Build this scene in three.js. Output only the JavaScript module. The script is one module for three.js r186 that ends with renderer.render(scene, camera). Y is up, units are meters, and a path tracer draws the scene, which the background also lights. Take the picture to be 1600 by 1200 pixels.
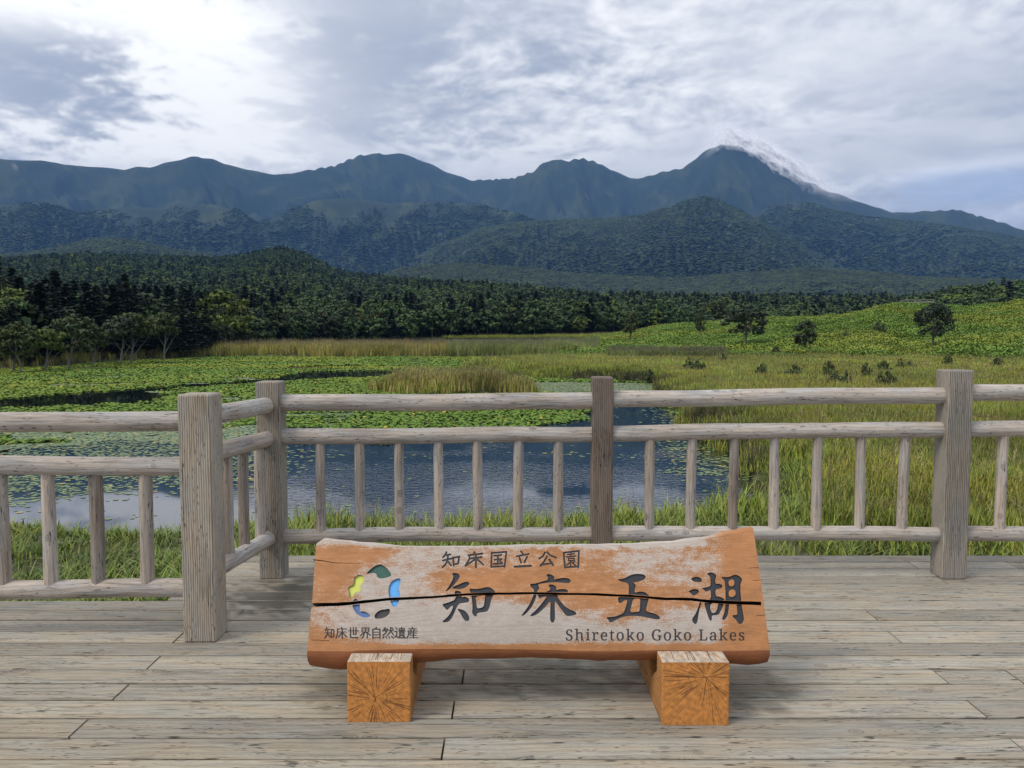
import * as THREE from 'three';
import { mergeGeometries, mergeVertices, toCreasedNormals } from 'three/addons/utils/BufferGeometryUtils.js';
import { createNoise2D, createNoise3D } from 'simplex-noise';
import { Brush, Evaluator, SUBTRACTION } from 'three-bvh-csg';

// ---------------------------------------------------------------- random, noise
function mulberry(a) { return () => { a = (a + 0x6d2b79f5) | 0; let t = Math.imul(a ^ (a >>> 15), 1 | a); t = (t + Math.imul(t ^ (t >>> 7), 61 | t)) ^ t; return ((t ^ (t >>> 14)) >>> 0) / 4294967296; }; }
const rnd = mulberry(7421), R = (a, b) => a + (b - a) * rnd();
const n2 = createNoise2D(mulberry(11)), n2b = createNoise2D(mulberry(23)), n3 = createNoise3D(mulberry(5));
const fbm = (x, y, o = 4, g = 0.5) => { let s = 0, a = 1, t = 0; for (let i = 0; i < o; i++) { s += a * n2(x, y); t += a; a *= g; x = x * 2.03 + 17.1; y = y * 2.03 - 9.7; } return s / t; };
const clamp = THREE.MathUtils.clamp, lerp = THREE.MathUtils.lerp;
const sstep = (a, b, x) => { const t = clamp((x - a) / (b - a), 0, 1); return t * t * (3 - 2 * t); };
const lin = (c) => (c <= 0.04045 ? c / 12.92 : Math.pow((c + 0.055) / 1.055, 2.4));

// ---------------------------------------------------------------- camera
const scene = new THREE.Scene();
const F = 1248, PITCH = Math.atan(82 / F), EYE = 1.5, WATER = -3.2;   // focal length for a 1600 x 1200 picture; eye above the deck; lake level below the deck
const camera = new THREE.PerspectiveCamera(2 * Math.atan(600 / F) * 180 / Math.PI, 4 / 3, 0.05, 30000);
camera.position.set(0, EYE, 0);
camera.rotation.set(-PITCH, 0, 0);
scene.add(camera);
// survey helpers: sight lines of the survey point, used to place things on known planes and distances
const CP = Math.cos(PITCH), SP = Math.sin(PITCH);
function sight(px, py) { const x = (px - 800) / F, y = (600 - py) / F; return new THREE.Vector3(x, y * CP - SP, -y * SP - CP); }
function onLevel(px, py, level) { const d = sight(px, py), t = (level - EYE) / d.y; return new THREE.Vector3(d.x * t, level, d.z * t); }
function atDepth(px, py, z) { const d = sight(px, py), t = z / d.z; return new THREE.Vector3(d.x * t, EYE + d.y * t, z); }
function seen(x, y, z) { const yy = y - EYE, cy = yy * CP - z * SP, cz = yy * SP + z * CP; return [800 + F * x / -cz, 600 - F * cy / -cz]; }
const azOf = (px, py = 518) => { const d = sight(px, py); return Math.atan2(d.x, -d.z); };
const pxOfAz = (az) => 800 + F * Math.tan(clamp(az, -1.45, 1.45)) / CP;

// ---------------------------------------------------------------- sky
const SKYW = 4096, SKYH = 2048;
const skyData = new Float32Array(SKYW * SKYH * 4);
{
  const blob = (px, py, cx, cy, rx, ry) => Math.exp(-(((px - cx) / rx) ** 2 + ((py - cy) / ry) ** 2));
  for (let row = 0; row < SKYH; row++) {
    const up = ((row + 0.5) / SKYH - 0.5) * Math.PI, y = Math.sin(up), cu = Math.cos(up);
    for (let col = 0; col < SKYW; col++) {
      const o = (row * SKYW + col) * 4;
      skyData[o + 3] = 1;
      if (up < -0.02) { skyData[o] = 0.2; skyData[o + 1] = 0.23; skyData[o + 2] = 0.26; continue; }
      const fineHere = Math.abs(col / SKYW - 0.25) < 0.13 && up < 0.62;          // beyond the front part one sample serves 4 x 4
      if (!fineHere && (col % 4 || row % 4)) { const q = ((row - row % 4) * SKYW + col - col % 4) * 4; if (skyData[q + 3]) { skyData[o] = skyData[q]; skyData[o + 1] = skyData[q + 1]; skyData[o + 2] = skyData[q + 2]; continue; } }
      const az = ((col + 0.5) / SKYW - 0.5) * 2 * Math.PI, dx = Math.cos(az) * cu, dz = Math.sin(az) * cu;
      const k = 1 / (Math.max(y, 0) + 0.12), X = dx * k, Z = dz * k;              // flat cloud deck seen in perspective
      const wx = fbm(X * 0.9 + 3, Z * 0.9, 3) * 0.5, wz = fbm(X * 0.9 - 8, Z * 0.9 + 5, 3) * 0.5;
      const big = fbm(X * 0.42 + 1.3 + wx * 0.4, Z * 0.42 + 7.7 + wz * 0.4, 4);
      const mid = fbm(X * 1.7 + wx, Z * 1.7 + wz, 5, 0.55);
      const fine = fbm(X * 4.2 + wx, Z * 4.2 + wz, 4, 0.6);
      const soft = n2b(X * 0.7, Z * 0.7);
      const mott = fbm(X * 8 + wx * 1.2, Z * 8 + wz * 1.2, 4, 0.62), amp = 0.45 + 0.55 * sstep(-0.5, 0.6, soft + 0.4 * big);
      let bright = 0.39 + 0.15 * big + 0.14 * mid + (0.18 * fine + 0.16 * mott) * amp;
      let blue = 0, white = 0;
      if (dz < -0.2) {                                                            // the cloud pattern of this afternoon, in front
        const [px, py] = seen(dx * 1000, EYE + y * 1000, dz * 1000);
        const wpx = px + 90 * mid + 100 * fine + 70 * mott, wpy = py + 34 * mid + 34 * fine + 26 * mott;
        const near = sstep(2300, 1500, Math.abs(px - 800)) * sstep(-500, -100, py);
        let s = 0;
        s += 0.55 * blob(wpx, wpy, 330, 165, 150, 85) + 0.5 * blob(wpx, wpy, 310, 40, 150, 60) + 0.45 * blob(wpx, wpy, 90, 8, 190, 34) + 0.36 * blob(wpx, wpy, 180, 235, 280, 34);
        s -= 0.24 * blob(wpx, wpy, 95, 115, 165, 62) + 0.20 * blob(wpx, wpy, 620, 90, 210, 140);
        s += 0.13 * blob(wpx, wpy, 950, 150, 330, 60) + 0.20 * blob(wpx, wpy, 800, 245, 330, 42) + 0.12 * blob(wpx, wpy, 1250, 60, 400, 80) + 0.18 * blob(wpx, wpy, 1330, 205, 260, 46);
        bright += s * near;
        blue = 0.7 * near * sstep(0.2, 0.9, blob(wpx, py + 12 * mid + (px - 1500) * 0.10, 1560, 295, 190, 36) + 0.15 * mid);
        white = near * (0.55 * blob(wpx, py + 8 * mid + (px - 1450) * 0.16, 1530, 268, 190, 13) + 0.35 * blob(px, py + 10 * mid, 1600, 335, 100, 9));
        const cap = blob(px, py + 20 * fine + 14 * mid - (px > 1130 ? (px - 1130) * 0.53 : (1130 - px) * 0.22), 1180, 216, 190, 26 + 8 * mid);   // cloud banked up behind the summit
        bright = lerp(bright, 0.5 + 0.07 * fine, near * clamp(cap * 1.2, 0, 0.85)); blue *= 1 - cap;
      }
      bright = clamp(bright, 0.1, 1);
      const b2 = sstep(0.10, 0.92, bright), lift = 0.86 + 0.55 * Math.max(0, y);
      let r = lerp(0.335, 0.90, b2), g = lerp(0.37, 0.90, b2), b = lerp(0.445, 0.885, b2);
      r = lerp(r, 0.36, blue * 0.8); g = lerp(g, 0.47, blue * 0.8); b = lerp(b, 0.68, blue * 0.8);
      r = lerp(r, 0.80, white); g = lerp(g, 0.83, white); b = lerp(b, 0.90, white);
      skyData[o] = r * lift; skyData[o + 1] = g * lift; skyData[o + 2] = b * lift;
    }
  }
}
const skyTex = new THREE.DataTexture(skyData, SKYW, SKYH, THREE.RGBAFormat, THREE.FloatType);
skyTex.mapping = THREE.EquirectangularReflectionMapping;
skyTex.magFilter = THREE.LinearFilter;
skyTex.needsUpdate = true;
scene.background = skyTex;
scene.environment = skyTex;
// the veiled sun, high behind the left shoulder: soft light through cloud
const sun = new THREE.DirectionalLight(new THREE.Color(1, 0.92, 0.80), 1.5);
sun.name = 'sun';
sun.position.set(-150, 190, 70);
sun.target.position.set(0, 0, -20);
sun.castShadow = true;
sun.shadow.radius = 40;
sun.shadow.mapSize.set(4096, 4096);
Object.assign(sun.shadow.camera, { left: -150, right: 150, top: 150, bottom: -150, near: 1, far: 600 });
scene.add(sun, sun.target);
const renderer = new THREE.WebGLRenderer({ antialias: true });
renderer.setSize(1024, 768);
renderer.shadowMap.enabled = true;
renderer.toneMapping = THREE.LinearToneMapping;
renderer.toneMappingExposure = 1.4;
scene.fog = new THREE.FogExp2(new THREE.Color().setRGB(0.155, 0.40, 0.95), 6.2e-5);

// ---------------------------------------------------------------- helpers for things
const taken = {};
function numbered(n) { const k = (taken[n] = (taken[n] ?? -1) + 1); return k ? n + '_' + String(k).padStart(3, '0') : n; }
function mesh(name, geo, mat, parent) { const m = new THREE.Mesh(geo, mat); m.name = parent ? name : numbered(name); m.castShadow = m.receiveShadow = true; (parent ?? scene).add(m); return m; }
function thing(name, label, category, pos = [0, 0, 0], turn = 0, group) {
  const o = new THREE.Group(); o.name = numbered(name); o.position.set(...pos); o.rotation.y = turn;
  o.userData = { label, category }; if (group) o.userData.group = group; scene.add(o); return o;
}
function structure(o, label) { o.userData.kind = 'structure'; if (label) o.userData.label = label; return o; }
function instanced(name, geo, mat, list, parent) {       // list of [matrix, color]
  const m = new THREE.InstancedMesh(geo, mat, list.length); m.name = parent ? name : numbered(name); m.castShadow = m.receiveShadow = true;
  list.forEach(([mx, c], i) => { m.setMatrixAt(i, mx); m.setColorAt(i, c); });
  (parent ?? scene).add(m); return m;
}
const std = (o) => new THREE.MeshStandardMaterial(o);
const rgb = (r, g, b) => new THREE.Color().setRGB(r, g, b);
const M4 = (x, y, z, sx, sy, sz, ry = 0, rx = 0, rz = 0) => new THREE.Matrix4().compose(new THREE.Vector3(x, y, z), new THREE.Quaternion().setFromEuler(new THREE.Euler(rx, ry, rz, 'YXZ')), new THREE.Vector3(sx, sy, sz));

// ---------------------------------------------------------------- lake outline and terrain
const P = (px, py, level = WATER) => { const v = onLevel(px, py, level); return [v.x, v.z]; };
const lake = [[-900, 640], [-500, 604], [-150, 585], [0, 576.5], [60, 573], [150, 567], [250, 560.5], [330, 557], [400, 556.5], [560, 557.5], [640, 557], [760, 557.5], [860, 558], [925, 559], [880, 562], [800, 566], [745, 571], [728, 577], [790, 585], [840, 590], [900, 592], [980, 595], [1030, 598], [1046, 606], [1036, 616], [1050, 629], [1072, 641], [1092, 655], [1110, 668], [1128, 690], [1160, 712], [1196, 738], [1216, 760], [1226, 790], [1196, 812], [1100, 826], [1000, 832], [900, 836], [800, 838], [700, 840], [600, 842], [450, 845], [300, 848], [100, 850], [-100, 850], [-400, 850], [-900, 800]].map(([a, b]) => P(a, b));
const isle = [[588, 609], [620, 604], [700, 602], [785, 605], [832, 611], [815, 615], [740, 616], [650, 614.5]].map(([a, b]) => P(a, b));
function polyDist(poly, x, z) {          // positive inside
  let d = 1e18, inside = false;
  for (let i = 0, j = poly.length - 1; i < poly.length; j = i++) {
    const [ax, az] = poly[j], [bx, bz] = poly[i], ex = bx - ax, ez = bz - az, t = clamp(((x - ax) * ex + (z - az) * ez) / (ex * ex + ez * ez), 0, 1);
    const qx = x - ax - ex * t, qz = z - az - ez * t; d = Math.min(d, qx * qx + qz * qz);
    if ((az > z) !== (bz > z) && x < ((bx - ax) * (z - az)) / (bz - az) + ax) inside = !inside;
  }
  return (inside ? 1 : -1) * Math.sqrt(d);
}
function lakeDist(x, z) {
  if (x * x + z * z > 280 * 280) return -50;
  const w = Math.min(1, Math.hypot(x, z) / 40), wx = x + w * 1.1 * n2(x * 0.16, z * 0.16) + w * 0.5 * n2(x * 0.6, z * 0.6), wz = z + w * 1.3 * n2(x * 0.14 + 40, z * 0.14) + w * 0.5 * n2(x * 0.55 + 9, z * 0.6);
  return Math.min(polyDist(lake, wx, wz), -polyDist(isle, wx, wz));
}
// skylines of each ridge: [picture x, picture y], read once as directions; each ridge stands at its own distance
const line = (pts) => { const a = pts.map(([x, y]) => { const d = sight(x, y); return [Math.atan2(d.x, -d.z), d.y / Math.hypot(d.x, d.z)]; }); return (az) => {
  if (az <= a[0][0]) return a[0][1]; if (az >= a[a.length - 1][0]) return a[a.length - 1][1];
  let i = 1; while (a[i][0] < az) i++; const t = (az - a[i - 1][0]) / (a[i][0] - a[i - 1][0]), s = t * t * (3 - 2 * t); return lerp(a[i - 1][1], a[i][1], lerp(t, s, 0.35)); }; };
const skylineMain = line([[-900, 420], [-400, 300], [-100, 252], [0, 247], [40, 249], [90, 252], [140, 260], [190, 262], [240, 258], [275, 250], [310, 242], [345, 251], [385, 264], [430, 270], [470, 266], [520, 258], [550, 246], [565, 240], [582, 240], [594, 237], [602, 239], [630, 239.5], [645, 243], [665, 252], [700, 269], [735, 280], [770, 279], [800, 277], [830, 268], [850, 253], [865, 248], [885, 250], [908, 245.5], [930, 251], [950, 261], [985, 277], [1005, 276], [1040, 266], [1068, 261], [1090, 243], [1110, 230], [1130, 222], [1150, 226], [1180, 239], [1220, 258], [1260, 282], [1300, 299], [1340, 314], [1375, 324], [1395, 332], [1440, 329], [1470, 328], [1495, 326], [1530, 336], [1560, 345], [1600, 358], [1700, 380], [1900, 420], [2600, 470]]);
const skylineMid = line([[-900, 430], [-300, 340], [0, 318], [60, 315], [95, 322], [120, 332], [150, 328], [172, 321], [240, 322], [330, 317], [370, 326], [402, 347], [440, 333], [480, 316], [510, 309], [560, 308], [620, 315], [680, 312], [740, 317], [800, 330], [850, 348], [920, 372], [1000, 400], [1100, 430], [1200, 470], [1300, 490]]);
const skylinePeakA = line([[560, 470], [620, 425], [655, 400], [700, 377], [760, 355], [820, 346], [900, 343], [960, 341], [1000, 336], [1040, 326], [1075, 312], [1100, 306], [1120, 311], [1150, 325], [1180, 342], [1230, 370], [1290, 405], [1360, 440], [1420, 470], [1480, 500]]);
const skylinePeakB = line([[1080, 420], [1140, 360], [1180, 333], [1205, 321], [1235, 315], [1270, 317], [1310, 330], [1360, 339], [1420, 345], [1480, 352], [1540, 362], [1600, 373], [1800, 400], [2600, 460]]);
const skylineFoot = line([[480, 470], [560, 440], [640, 418], [720, 412], [800, 418], [900, 428], [980, 432], [1060, 436], [1150, 428], [1250, 420], [1350, 425], [1450, 435], [1600, 438], [2600, 470]]);
const skylineKnoll = line([[-900, 440], [-200, 410], [0, 398], [60, 393], [110, 382], [140, 376], [180, 373], [215, 377], [260, 388], [330, 398], [400, 420], [500, 450], [600, 470]]);
const skylineForest = line([[-900, 440], [-200, 415], [0, 409], [60, 404], [140, 401], [200, 403], [300, 406], [340, 407], [380, 403], [400, 397], [440, 391], [470, 398], [500, 413], [530, 428], [560, 434], [640, 443], [740, 450], [850, 460], [950, 467], [1100, 471], [1200, 472], [1330, 474], [1400, 476], [1460, 470], [1520, 465], [1600, 462], [1800, 460], [2600, 470]]);
const skylineSasa = line([[820, 545], [900, 536], [950, 528], [985, 521], [1040, 512], [1100, 507], [1160, 504], [1200, 501], [1260, 500], [1310, 498], [1340, 492], [1370, 484], [1400, 480], [1440, 478], [1480, 482], [1530, 482], [1570, 478], [1600, 474], [1700, 465], [2600, 460]]);
const forestFar = (az) => { const p = pxOfAz(az); return lerp(1350, 760, sstep(450, 760, p)) - 330 * sstep(1380, 1500, p); };
function ridge(tan, d, foot, r, az, gully, key) {
  const top = EYE + tan * d, base = EYE + (tan > 0 ? -2 : -6);
  if (r < foot) return -1e9;
  if (r <= d) { const s = (r - foot) / (d - foot), env = Math.sin(Math.PI * Math.pow(s, 0.8)); let h = base + (top - base) * (0.62 * s + 0.38 * s * s);
    const w = 1.6 * n2(az * 9 + key, r / 900), g1 = 1 - Math.abs(n2(az * 26 + w + key, r / 1900 + key)), g2 = 1 - Math.abs(n2(az * 61 + w * 2 - key, r / 1100)), g3 = n2(az * 140, r / 260 + key);
    const sx = Math.sin(az) * r, sz = Math.cos(az) * r, sp1 = 1 - Math.abs(n2(sx / 620 + key, sz / 760)), sp2 = 1 - Math.abs(n2(sx / 260 - sz / 420 + key, sz / 330));
    h += env * gully * (0.9 * (sp1 - 0.6) + 0.45 * (sp2 - 0.6) + 0.6 * (g1 - 0.62) + 0.3 * (g2 - 0.62) + 0.12 * g3);
    return h; }
  return top - (r - d) * 0.33;
}
const MAIN = 6600, MID = 4500, PA = 3700, PB = 4700, KN = 2500, FT = 2100;
const onMain = (az) => 1 + 0.06 * n2(az * 4, 3);
function heightFar(x, z) {
  const r = Math.hypot(x, z), az = Math.atan2(x, -z);
  let h = -2.6 + sstep(300, 2200, r) * 14 + 1.2 * n2(x / 130, z / 130) * sstep(200, 500, r);
  const front = sstep(1.75, 1.1, Math.abs(az));
  if (front <= 0 || r < 180) return h;
  const add = (v) => { const w = lerp(-2.6, v, front); if (w > h) h = w; };
  const fd = forestFar(az); add(ridge(skylineForest(az), fd, 255, r, az, 7 * sstep(300, 700, r), 1) - 0.0);
  if (r > 1200) {
    add(ridge(skylineKnoll(az), KN, 1500, r, az, 18, 7));
    add(ridge(skylineFoot(az), FT, 1250, r, az, 14, 31));
    add(ridge(skylinePeakA(az), PA * (1 + 0.05 * n2(az * 7, 1)), 1900, r, az, 95, 13));
    add(ridge(skylinePeakB(az), PB, 2700, r, az, 115, 19));
    add(ridge(skylineMid(az), MID * (1 + 0.06 * n2(az * 6, 9)), 2900, r, az, 130, 29));
    add(ridge(skylineMain(az), MAIN * onMain(az), 4300, r, az, 190, 41));
  }
  return h;
}
function heightSasa(x, z) {
  const r = Math.hypot(x, z), az = Math.atan2(x, -z), t = skylineSasa(az), d = 235 + 25 * n2(az * 6, 2), top = EYE + t * d, foot = 128 + 14 * n2(az * 9, 7);
  if (r < foot) return -1e9;
  if (r < d) { const s = (r - foot) / (d - foot); return lerp(-2.8, top, Math.pow(s, 1.15)) + 0.7 * Math.sin(Math.PI * s) * n2(x / 22, z / 22); }
  return top - (r - d) * 0.09;
}
function height(x, z) {
  const r = Math.hypot(x, z);
  let h = heightFar(x, z);
  const az = Math.atan2(x, -z);
  if (r > 110 && r < 600 && az > azOf(820) && az < 1.5) h = Math.max(h, heightSasa(x, z));
  if (r < 280) {
    const d = lakeDist(x, z), bank = -2.72 + 0.16 * n2(x / 9, z / 9) + 0.07 * n2(x / 2.5, z / 2.5) + 0.45 * sstep(-12, 2, z) * sstep(40, 8, r);
    h = Math.max(h, r < 128 ? bank : -1e9); if (r < 128) h = Math.max(bank, h);
    h = lerp(h, -3.75, sstep(-2.2, 2.2, d)); if (d > 2) h -= 0.5 * sstep(2, 8, d);
  }
  return h;
}
// one sheet from under the deck to the ranges, finer in front; cut into ground, hills and mountains by distance
{
  const azs = []; for (let a = -180; a < -46; a += 4) azs.push(a); for (let a = -46; a <= 46; a += 0.22) azs.push(a); for (let a = 48; a <= 180; a += 4) azs.push(a);
  azs[azs.length - 1] = 180;
  const rs = [0.01]; for (let r = 2; r < 9600; r += Math.max(0.9, Math.min(r * 0.0125, 60))) rs.push(r);
  const col = new THREE.Color();
  const tint = (r, x, y, z) => {
    const az = Math.atan2(x, -z), a = fbm(x / 420, z / 420, 4), b = fbm(x / 90 + 4, z / 90, 3);
    if (r > 1700) {                                                              // forest below, dwarf pine and grass above, by patches
      const g = sstep(-0.05, 0.4, a * 0.7 + b * 0.55 + 0.12 * n2(az * 55, y / 160));
      col.setRGB(lerp(0.022, 0.044, g), lerp(0.038, 0.062, g), lerp(0.024, 0.028, g));
      const scar = sstep(0.86, 0.90, n2(x / 50 + 31, z / 50)) * sstep(0.45, 0.6, n2(x / 500, z / 500 + 3));
      col.lerp(new THREE.Color().setRGB(0.20, 0.18, 0.16), scar * 0.8);
    } else if (r > 270) col.setRGB(0.032 + 0.012 * b, 0.045 + 0.015 * b, 0.018);
    else { const m = sstep(-0.3, 0.5, fbm(x / 6, z / 6, 3)); col.setRGB(lerp(0.055, 0.10, m), lerp(0.062, 0.095, m), lerp(0.026, 0.04, m)); }
    return col;
  };
  const part = (name, r0, r1, label) => {
    const rr = rs.filter((r) => r >= r0 && r <= r1), pos = [], color = [], idx = [], A = azs.length;
    for (const r of rr) for (const a of azs) { const t = a * Math.PI / 180, x = Math.sin(t) * r, z = -Math.cos(t) * r, y = height(x, z); pos.push(x, y, z); const c = tint(r, x, y, z); color.push(c.r, c.g, c.b); }
    for (let i = 0; i + 1 < rr.length; i++) for (let j = 0; j + 1 < A; j++) { const k = i * A + j; idx.push(k, k + 1, k + A, k + 1, k + A + 1, k + A); }
    const g = new THREE.BufferGeometry(); g.setAttribute('position', new THREE.Float32BufferAttribute(pos, 3)); g.setAttribute('color', new THREE.Float32BufferAttribute(color, 3)); g.setIndex(idx); g.computeVertexNormals();
    return structure(mesh(name, g, std({ vertexColors: true, roughness: 1 })), label);
  };
  const cut = (v) => rs.find((r) => r >= v), c1 = cut(275), c2 = cut(1500);
  part('ground', 0, c1, 'marshy ground around the lake');
  part('hills', c1, c2, 'low hills under the forest beyond the lake');
  part('mountains', c2, 1e9, 'blue mountain range with a pointed summit behind the forest');
}

// ---------------------------------------------------------------- water
{
  const N = 2048, LX = 420, LZ = 260, CX = -60, CZ = -132, d = new Uint8Array(N * N * 4);
  const X0 = -26, X1 = 18, Z0 = -54, Z1 = -16;                                     // ripples where the breeze touches the open near part; still water all round
  for (let j = 0; j < N; j++) for (let i = 0; i < N; i++) {
    const x = lerp(X0, X1, i / (N - 1)), z = lerp(Z1, Z0, j / (N - 1)), px = 800 + F * x / Math.max(1, -z), edge = Math.min(i, j, N - 1 - i, N - 1 - j), k = edge < 3 ? 0 : sstep(340, 520, px + 120 * n2(x / 9, z / 9)) * sstep(-35, -27, z + 2.5 * n2(x / 4, z / 4)) * sstep(1.0, -0.3, n2b(x / 22, z / 6)) * sstep(2, 60, edge);
    let h = 0; if (k > 0) { h = n2(x * 2.1, z * 3.4) * 0.55 + n2b(x * 3.9 + 5, z * 6.2) * 0.4 + n2(x * 7.5, z * 11 + 8) * 0.2; }
    const v = clamp(128 + 100 * h * k, 0, 255), o = (j * N + i) * 4; d[o] = d[o + 1] = d[o + 2] = v; d[o + 3] = 255;
  }
  const t = new THREE.DataTexture(d, N, N); t.magFilter = THREE.LinearFilter; t.needsUpdate = true;
  const g = new THREE.PlaneGeometry(LX, LZ, 1, 1).rotateX(-Math.PI / 2), gp = g.attributes.position;
  for (let i = 0; i < gp.count; i++) g.attributes.uv.setXY(i, (gp.getX(i) + CX - X0) / (X1 - X0), (gp.getZ(i) + CZ - Z1) / (Z0 - Z1));
  const w = mesh('lake_water', g, new THREE.MeshPhysicalMaterial({ color: rgb(0.004, 0.008, 0.014), roughness: 0.025, ior: 1.38, bumpMap: t, bumpScale: 0.016, clearcoat: 0.38, clearcoatRoughness: 0.04 }));
  w.position.set(CX, WATER, CZ); structure(w, 'still dark lake mirroring mountains and cloud');
}

// ---------------------------------------------------------------- lily pads
const inPoly = (poly, x, y) => { let s = false; for (let i = 0, j = poly.length - 1; i < poly.length; j = i++) { const [ax, ay] = poly[j], [bx, by] = poly[i]; if ((ay > y) !== (by > y) && x < ((bx - ax) * (y - ay)) / (by - ay) + ax) s = !s; } return s; };
{
  // open water, as outlines on the lake: a channel on the left, its thin arm, and the wide open near part
  const W = (pts) => pts.map(([a, b]) => P(a, b));
  const channel = W([[-400, 655], [-60, 627], [0, 624], [130, 613], [200, 609], [300, 600], [345, 598], [425, 591], [475, 581], [560, 578.5], [622, 579.5], [628, 583], [592, 589.5], [500, 592], [430, 597], [350, 602], [290, 606], [235, 611], [262, 618], [258, 624], [225, 627], [255, 634], [200, 632], [130, 632], [60, 636], [0, 639], [-60, 643], [-400, 690]]);
  const arm = W([[448, 573], [560, 570], [575, 572.5], [520, 574], [450, 577]]);
  const wide = W([[-400, 716], [0, 702], [110, 694], [190, 689], [250, 692], [300, 702], [360, 696], [440, 690], [600, 689.5], [720, 683], [800, 671], [860, 661], [915, 655], [930, 640], [965, 622], [1010, 626], [1050, 640], [1200, 720], [1240, 800], [1200, 880], [-400, 880]]);
  const flat = [], stand = [];
  const c = new THREE.Color();
  const put = (x, z, size, raised, tone) => {
    const yellow = rnd() < (raised ? 0.02 : 0.05), v = R(0.9, 1.25);
    if (yellow) c.setRGB(0.50 * v, 0.36 * v, 0.05); else if (raised) c.setRGB(lerp(0.115, 0.20, tone) * v, lerp(0.20, 0.25, tone) * v, 0.014 * v); else c.setRGB(0.17 * v, 0.24 * v, 0.08 * v);
    const lift = raised ? R(0.015, 0.10) : 0.006 + R(0, 0.006);
    (raised ? stand : flat).push([M4(x, WATER + lift, z, size, size, size, R(0, 6.3), raised ? R(-0.3, 0.3) : R(-0.02, 0.02), raised ? R(-0.3, 0.3) : R(-0.02, 0.02)), c.clone()]);
  };
  for (let r = 19; r < 165; ) {
    const sp = clamp(0.125 + r * 0.001, 0.15, 0.26);
    for (let a = azOf(-170); a < azOf(1180); a += sp / r) {
      const rr = r + R(-sp, sp) * 0.6, aa = a + R(-0.5, 0.5) * sp / r, x = Math.sin(aa) * rr, z = -Math.cos(aa) * rr;
      const jx = x + 0.8 * fbm(x * 0.35, z * 0.35, 3), jz = z + 1.6 * fbm(x * 0.3 + 50, z * 0.3, 3);
      const size = sp * R(0.45, 0.75);
      if (inPoly(channel, jx, jz) || inPoly(arm, jx, jz)) continue;
      if (inPoly(wide, jx, jz)) {
        const px = 800 + F * x / -z, d = lakeDist(x, z); let dens = 0.0;
        const patch = fbm(x * 0.22 + 5, z * 0.5, 3);
        dens += sstep(520, 300, px) * sstep(23.5, 29, rr) * (1.0 + 1.1 * patch);                                         // thinning rafts of pads on the left
        dens += sstep(6, 1.2, d) * sstep(990, 1080, px) * sstep(25, 27, rr) * (0.55 + 0.8 * patch);                         // along the right bank
        dens += sstep(0.25, 0.5, patch) * 0.07 + sstep(0.45, 0.6, n2(x * 0.12, z * 0.5)) * 0.10 * sstep(22, 33, rr);       // strays
        if (rnd() < clamp(dens, 0, 0.8) * 0.8) put(x, z, size * R(0.6, 1), false, 0);
        continue;
      }
      if (lakeDist(x, z) < -0.1) continue;
      const edge = n2(x * 0.05 + 8, z * 0.09) + 0.5 * n2(x * 0.2, z * 0.3), pale = edge > 0.62 || (rr < 47 && edge > -0.25 && x < -9) || (rr > 62 && rr < 74 && x > 1 && x < 14);
      if (fbm(x * 0.5, z * 0.7, 2) > 0.62) continue;
      put(x, z, size, !pale, sstep(-0.6, 0.8, n2(x * 0.025 + 3, z * 0.04)) * sstep(40, 110, rr));
    }
    r += sp * 0.82;
  }
  const disc = (bend) => { const p = [0, 0, 0], idx = [], n = 9; for (let i = 0; i <= n; i++) { const t = 0.22 + (i / n) * (2 * Math.PI - 0.44), k = 1 + 0.06 * Math.sin(i * 2.1); p.push(Math.cos(t) * k, bend * (0.25 * Math.cos(2 * t) + 0.15), Math.sin(t) * k * 0.86); } for (let i = 1; i <= n; i++) idx.push(0, i + 1, i); const g = new THREE.BufferGeometry(); g.setAttribute('position', new THREE.Float32BufferAttribute(p, 3)); g.setIndex(idx); g.computeVertexNormals(); return g; };
  const pads = new THREE.Group(); pads.name = 'lily_pads'; pads.userData = { kind: 'stuff', label: 'carpet of green lily pads covering the lake', category: 'lily pads' }; scene.add(pads);
  instanced('floating_pads', disc(0.04), std({ color: 0xffffff, roughness: 0.32, side: THREE.DoubleSide }), flat, pads);
  instanced('raised_pads', disc(0.45), std({ color: 0xffffff, roughness: 0.8, side: THREE.DoubleSide }), stand, pads);
  }

// ---------------------------------------------------------------- foliage shapes
function soup() { return { p: [], n: [], c: [] }; }
function geoOf(s, flatN) { const g = new THREE.BufferGeometry(); g.setAttribute('position', new THREE.Float32BufferAttribute(s.p, 3)); g.setAttribute('normal', new THREE.Float32BufferAttribute(s.n, 3)); g.setAttribute('color', new THREE.Float32BufferAttribute(s.c, 3)); if (flatN) g.computeVertexNormals(); return g; }
const _a = new THREE.Vector3(), _b = new THREE.Vector3(), _n = new THREE.Vector3(), _t = new THREE.Vector3();
function leaf(s, q, size, outward, bend, tone, stretch = 1.6) {         // a small kinked leaf spray of two triangles
  _n.set(R(-1, 1), R(-0.6, 1), R(-1, 1)).normalize().lerp(outward, bend).normalize();
  _a.set(R(-1, 1), R(-1, 1), R(-1, 1)).cross(_n).normalize().multiplyScalar(size * stretch * 0.5); _b.crossVectors(_n, _a).setLength(size * 0.5);
  const k = R(-0.3, 0.3) * size;
  const v = [[-1, 0, 0], [0, -1, k], [1, 0, 0], [0, 1, k]].map(([i, j, h]) => [q.x + _a.x * i + _b.x * j + _n.x * h, q.y + _a.y * i + _b.y * j + _n.y * h, q.z + _a.z * i + _b.z * j + _n.z * h]);
  for (const i of [0, 1, 2, 0, 2, 3]) { s.p.push(...v[i]); s.n.push(_n.x, _n.y, _n.z); s.c.push(tone[0], tone[1], tone[2]); }
}
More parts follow.
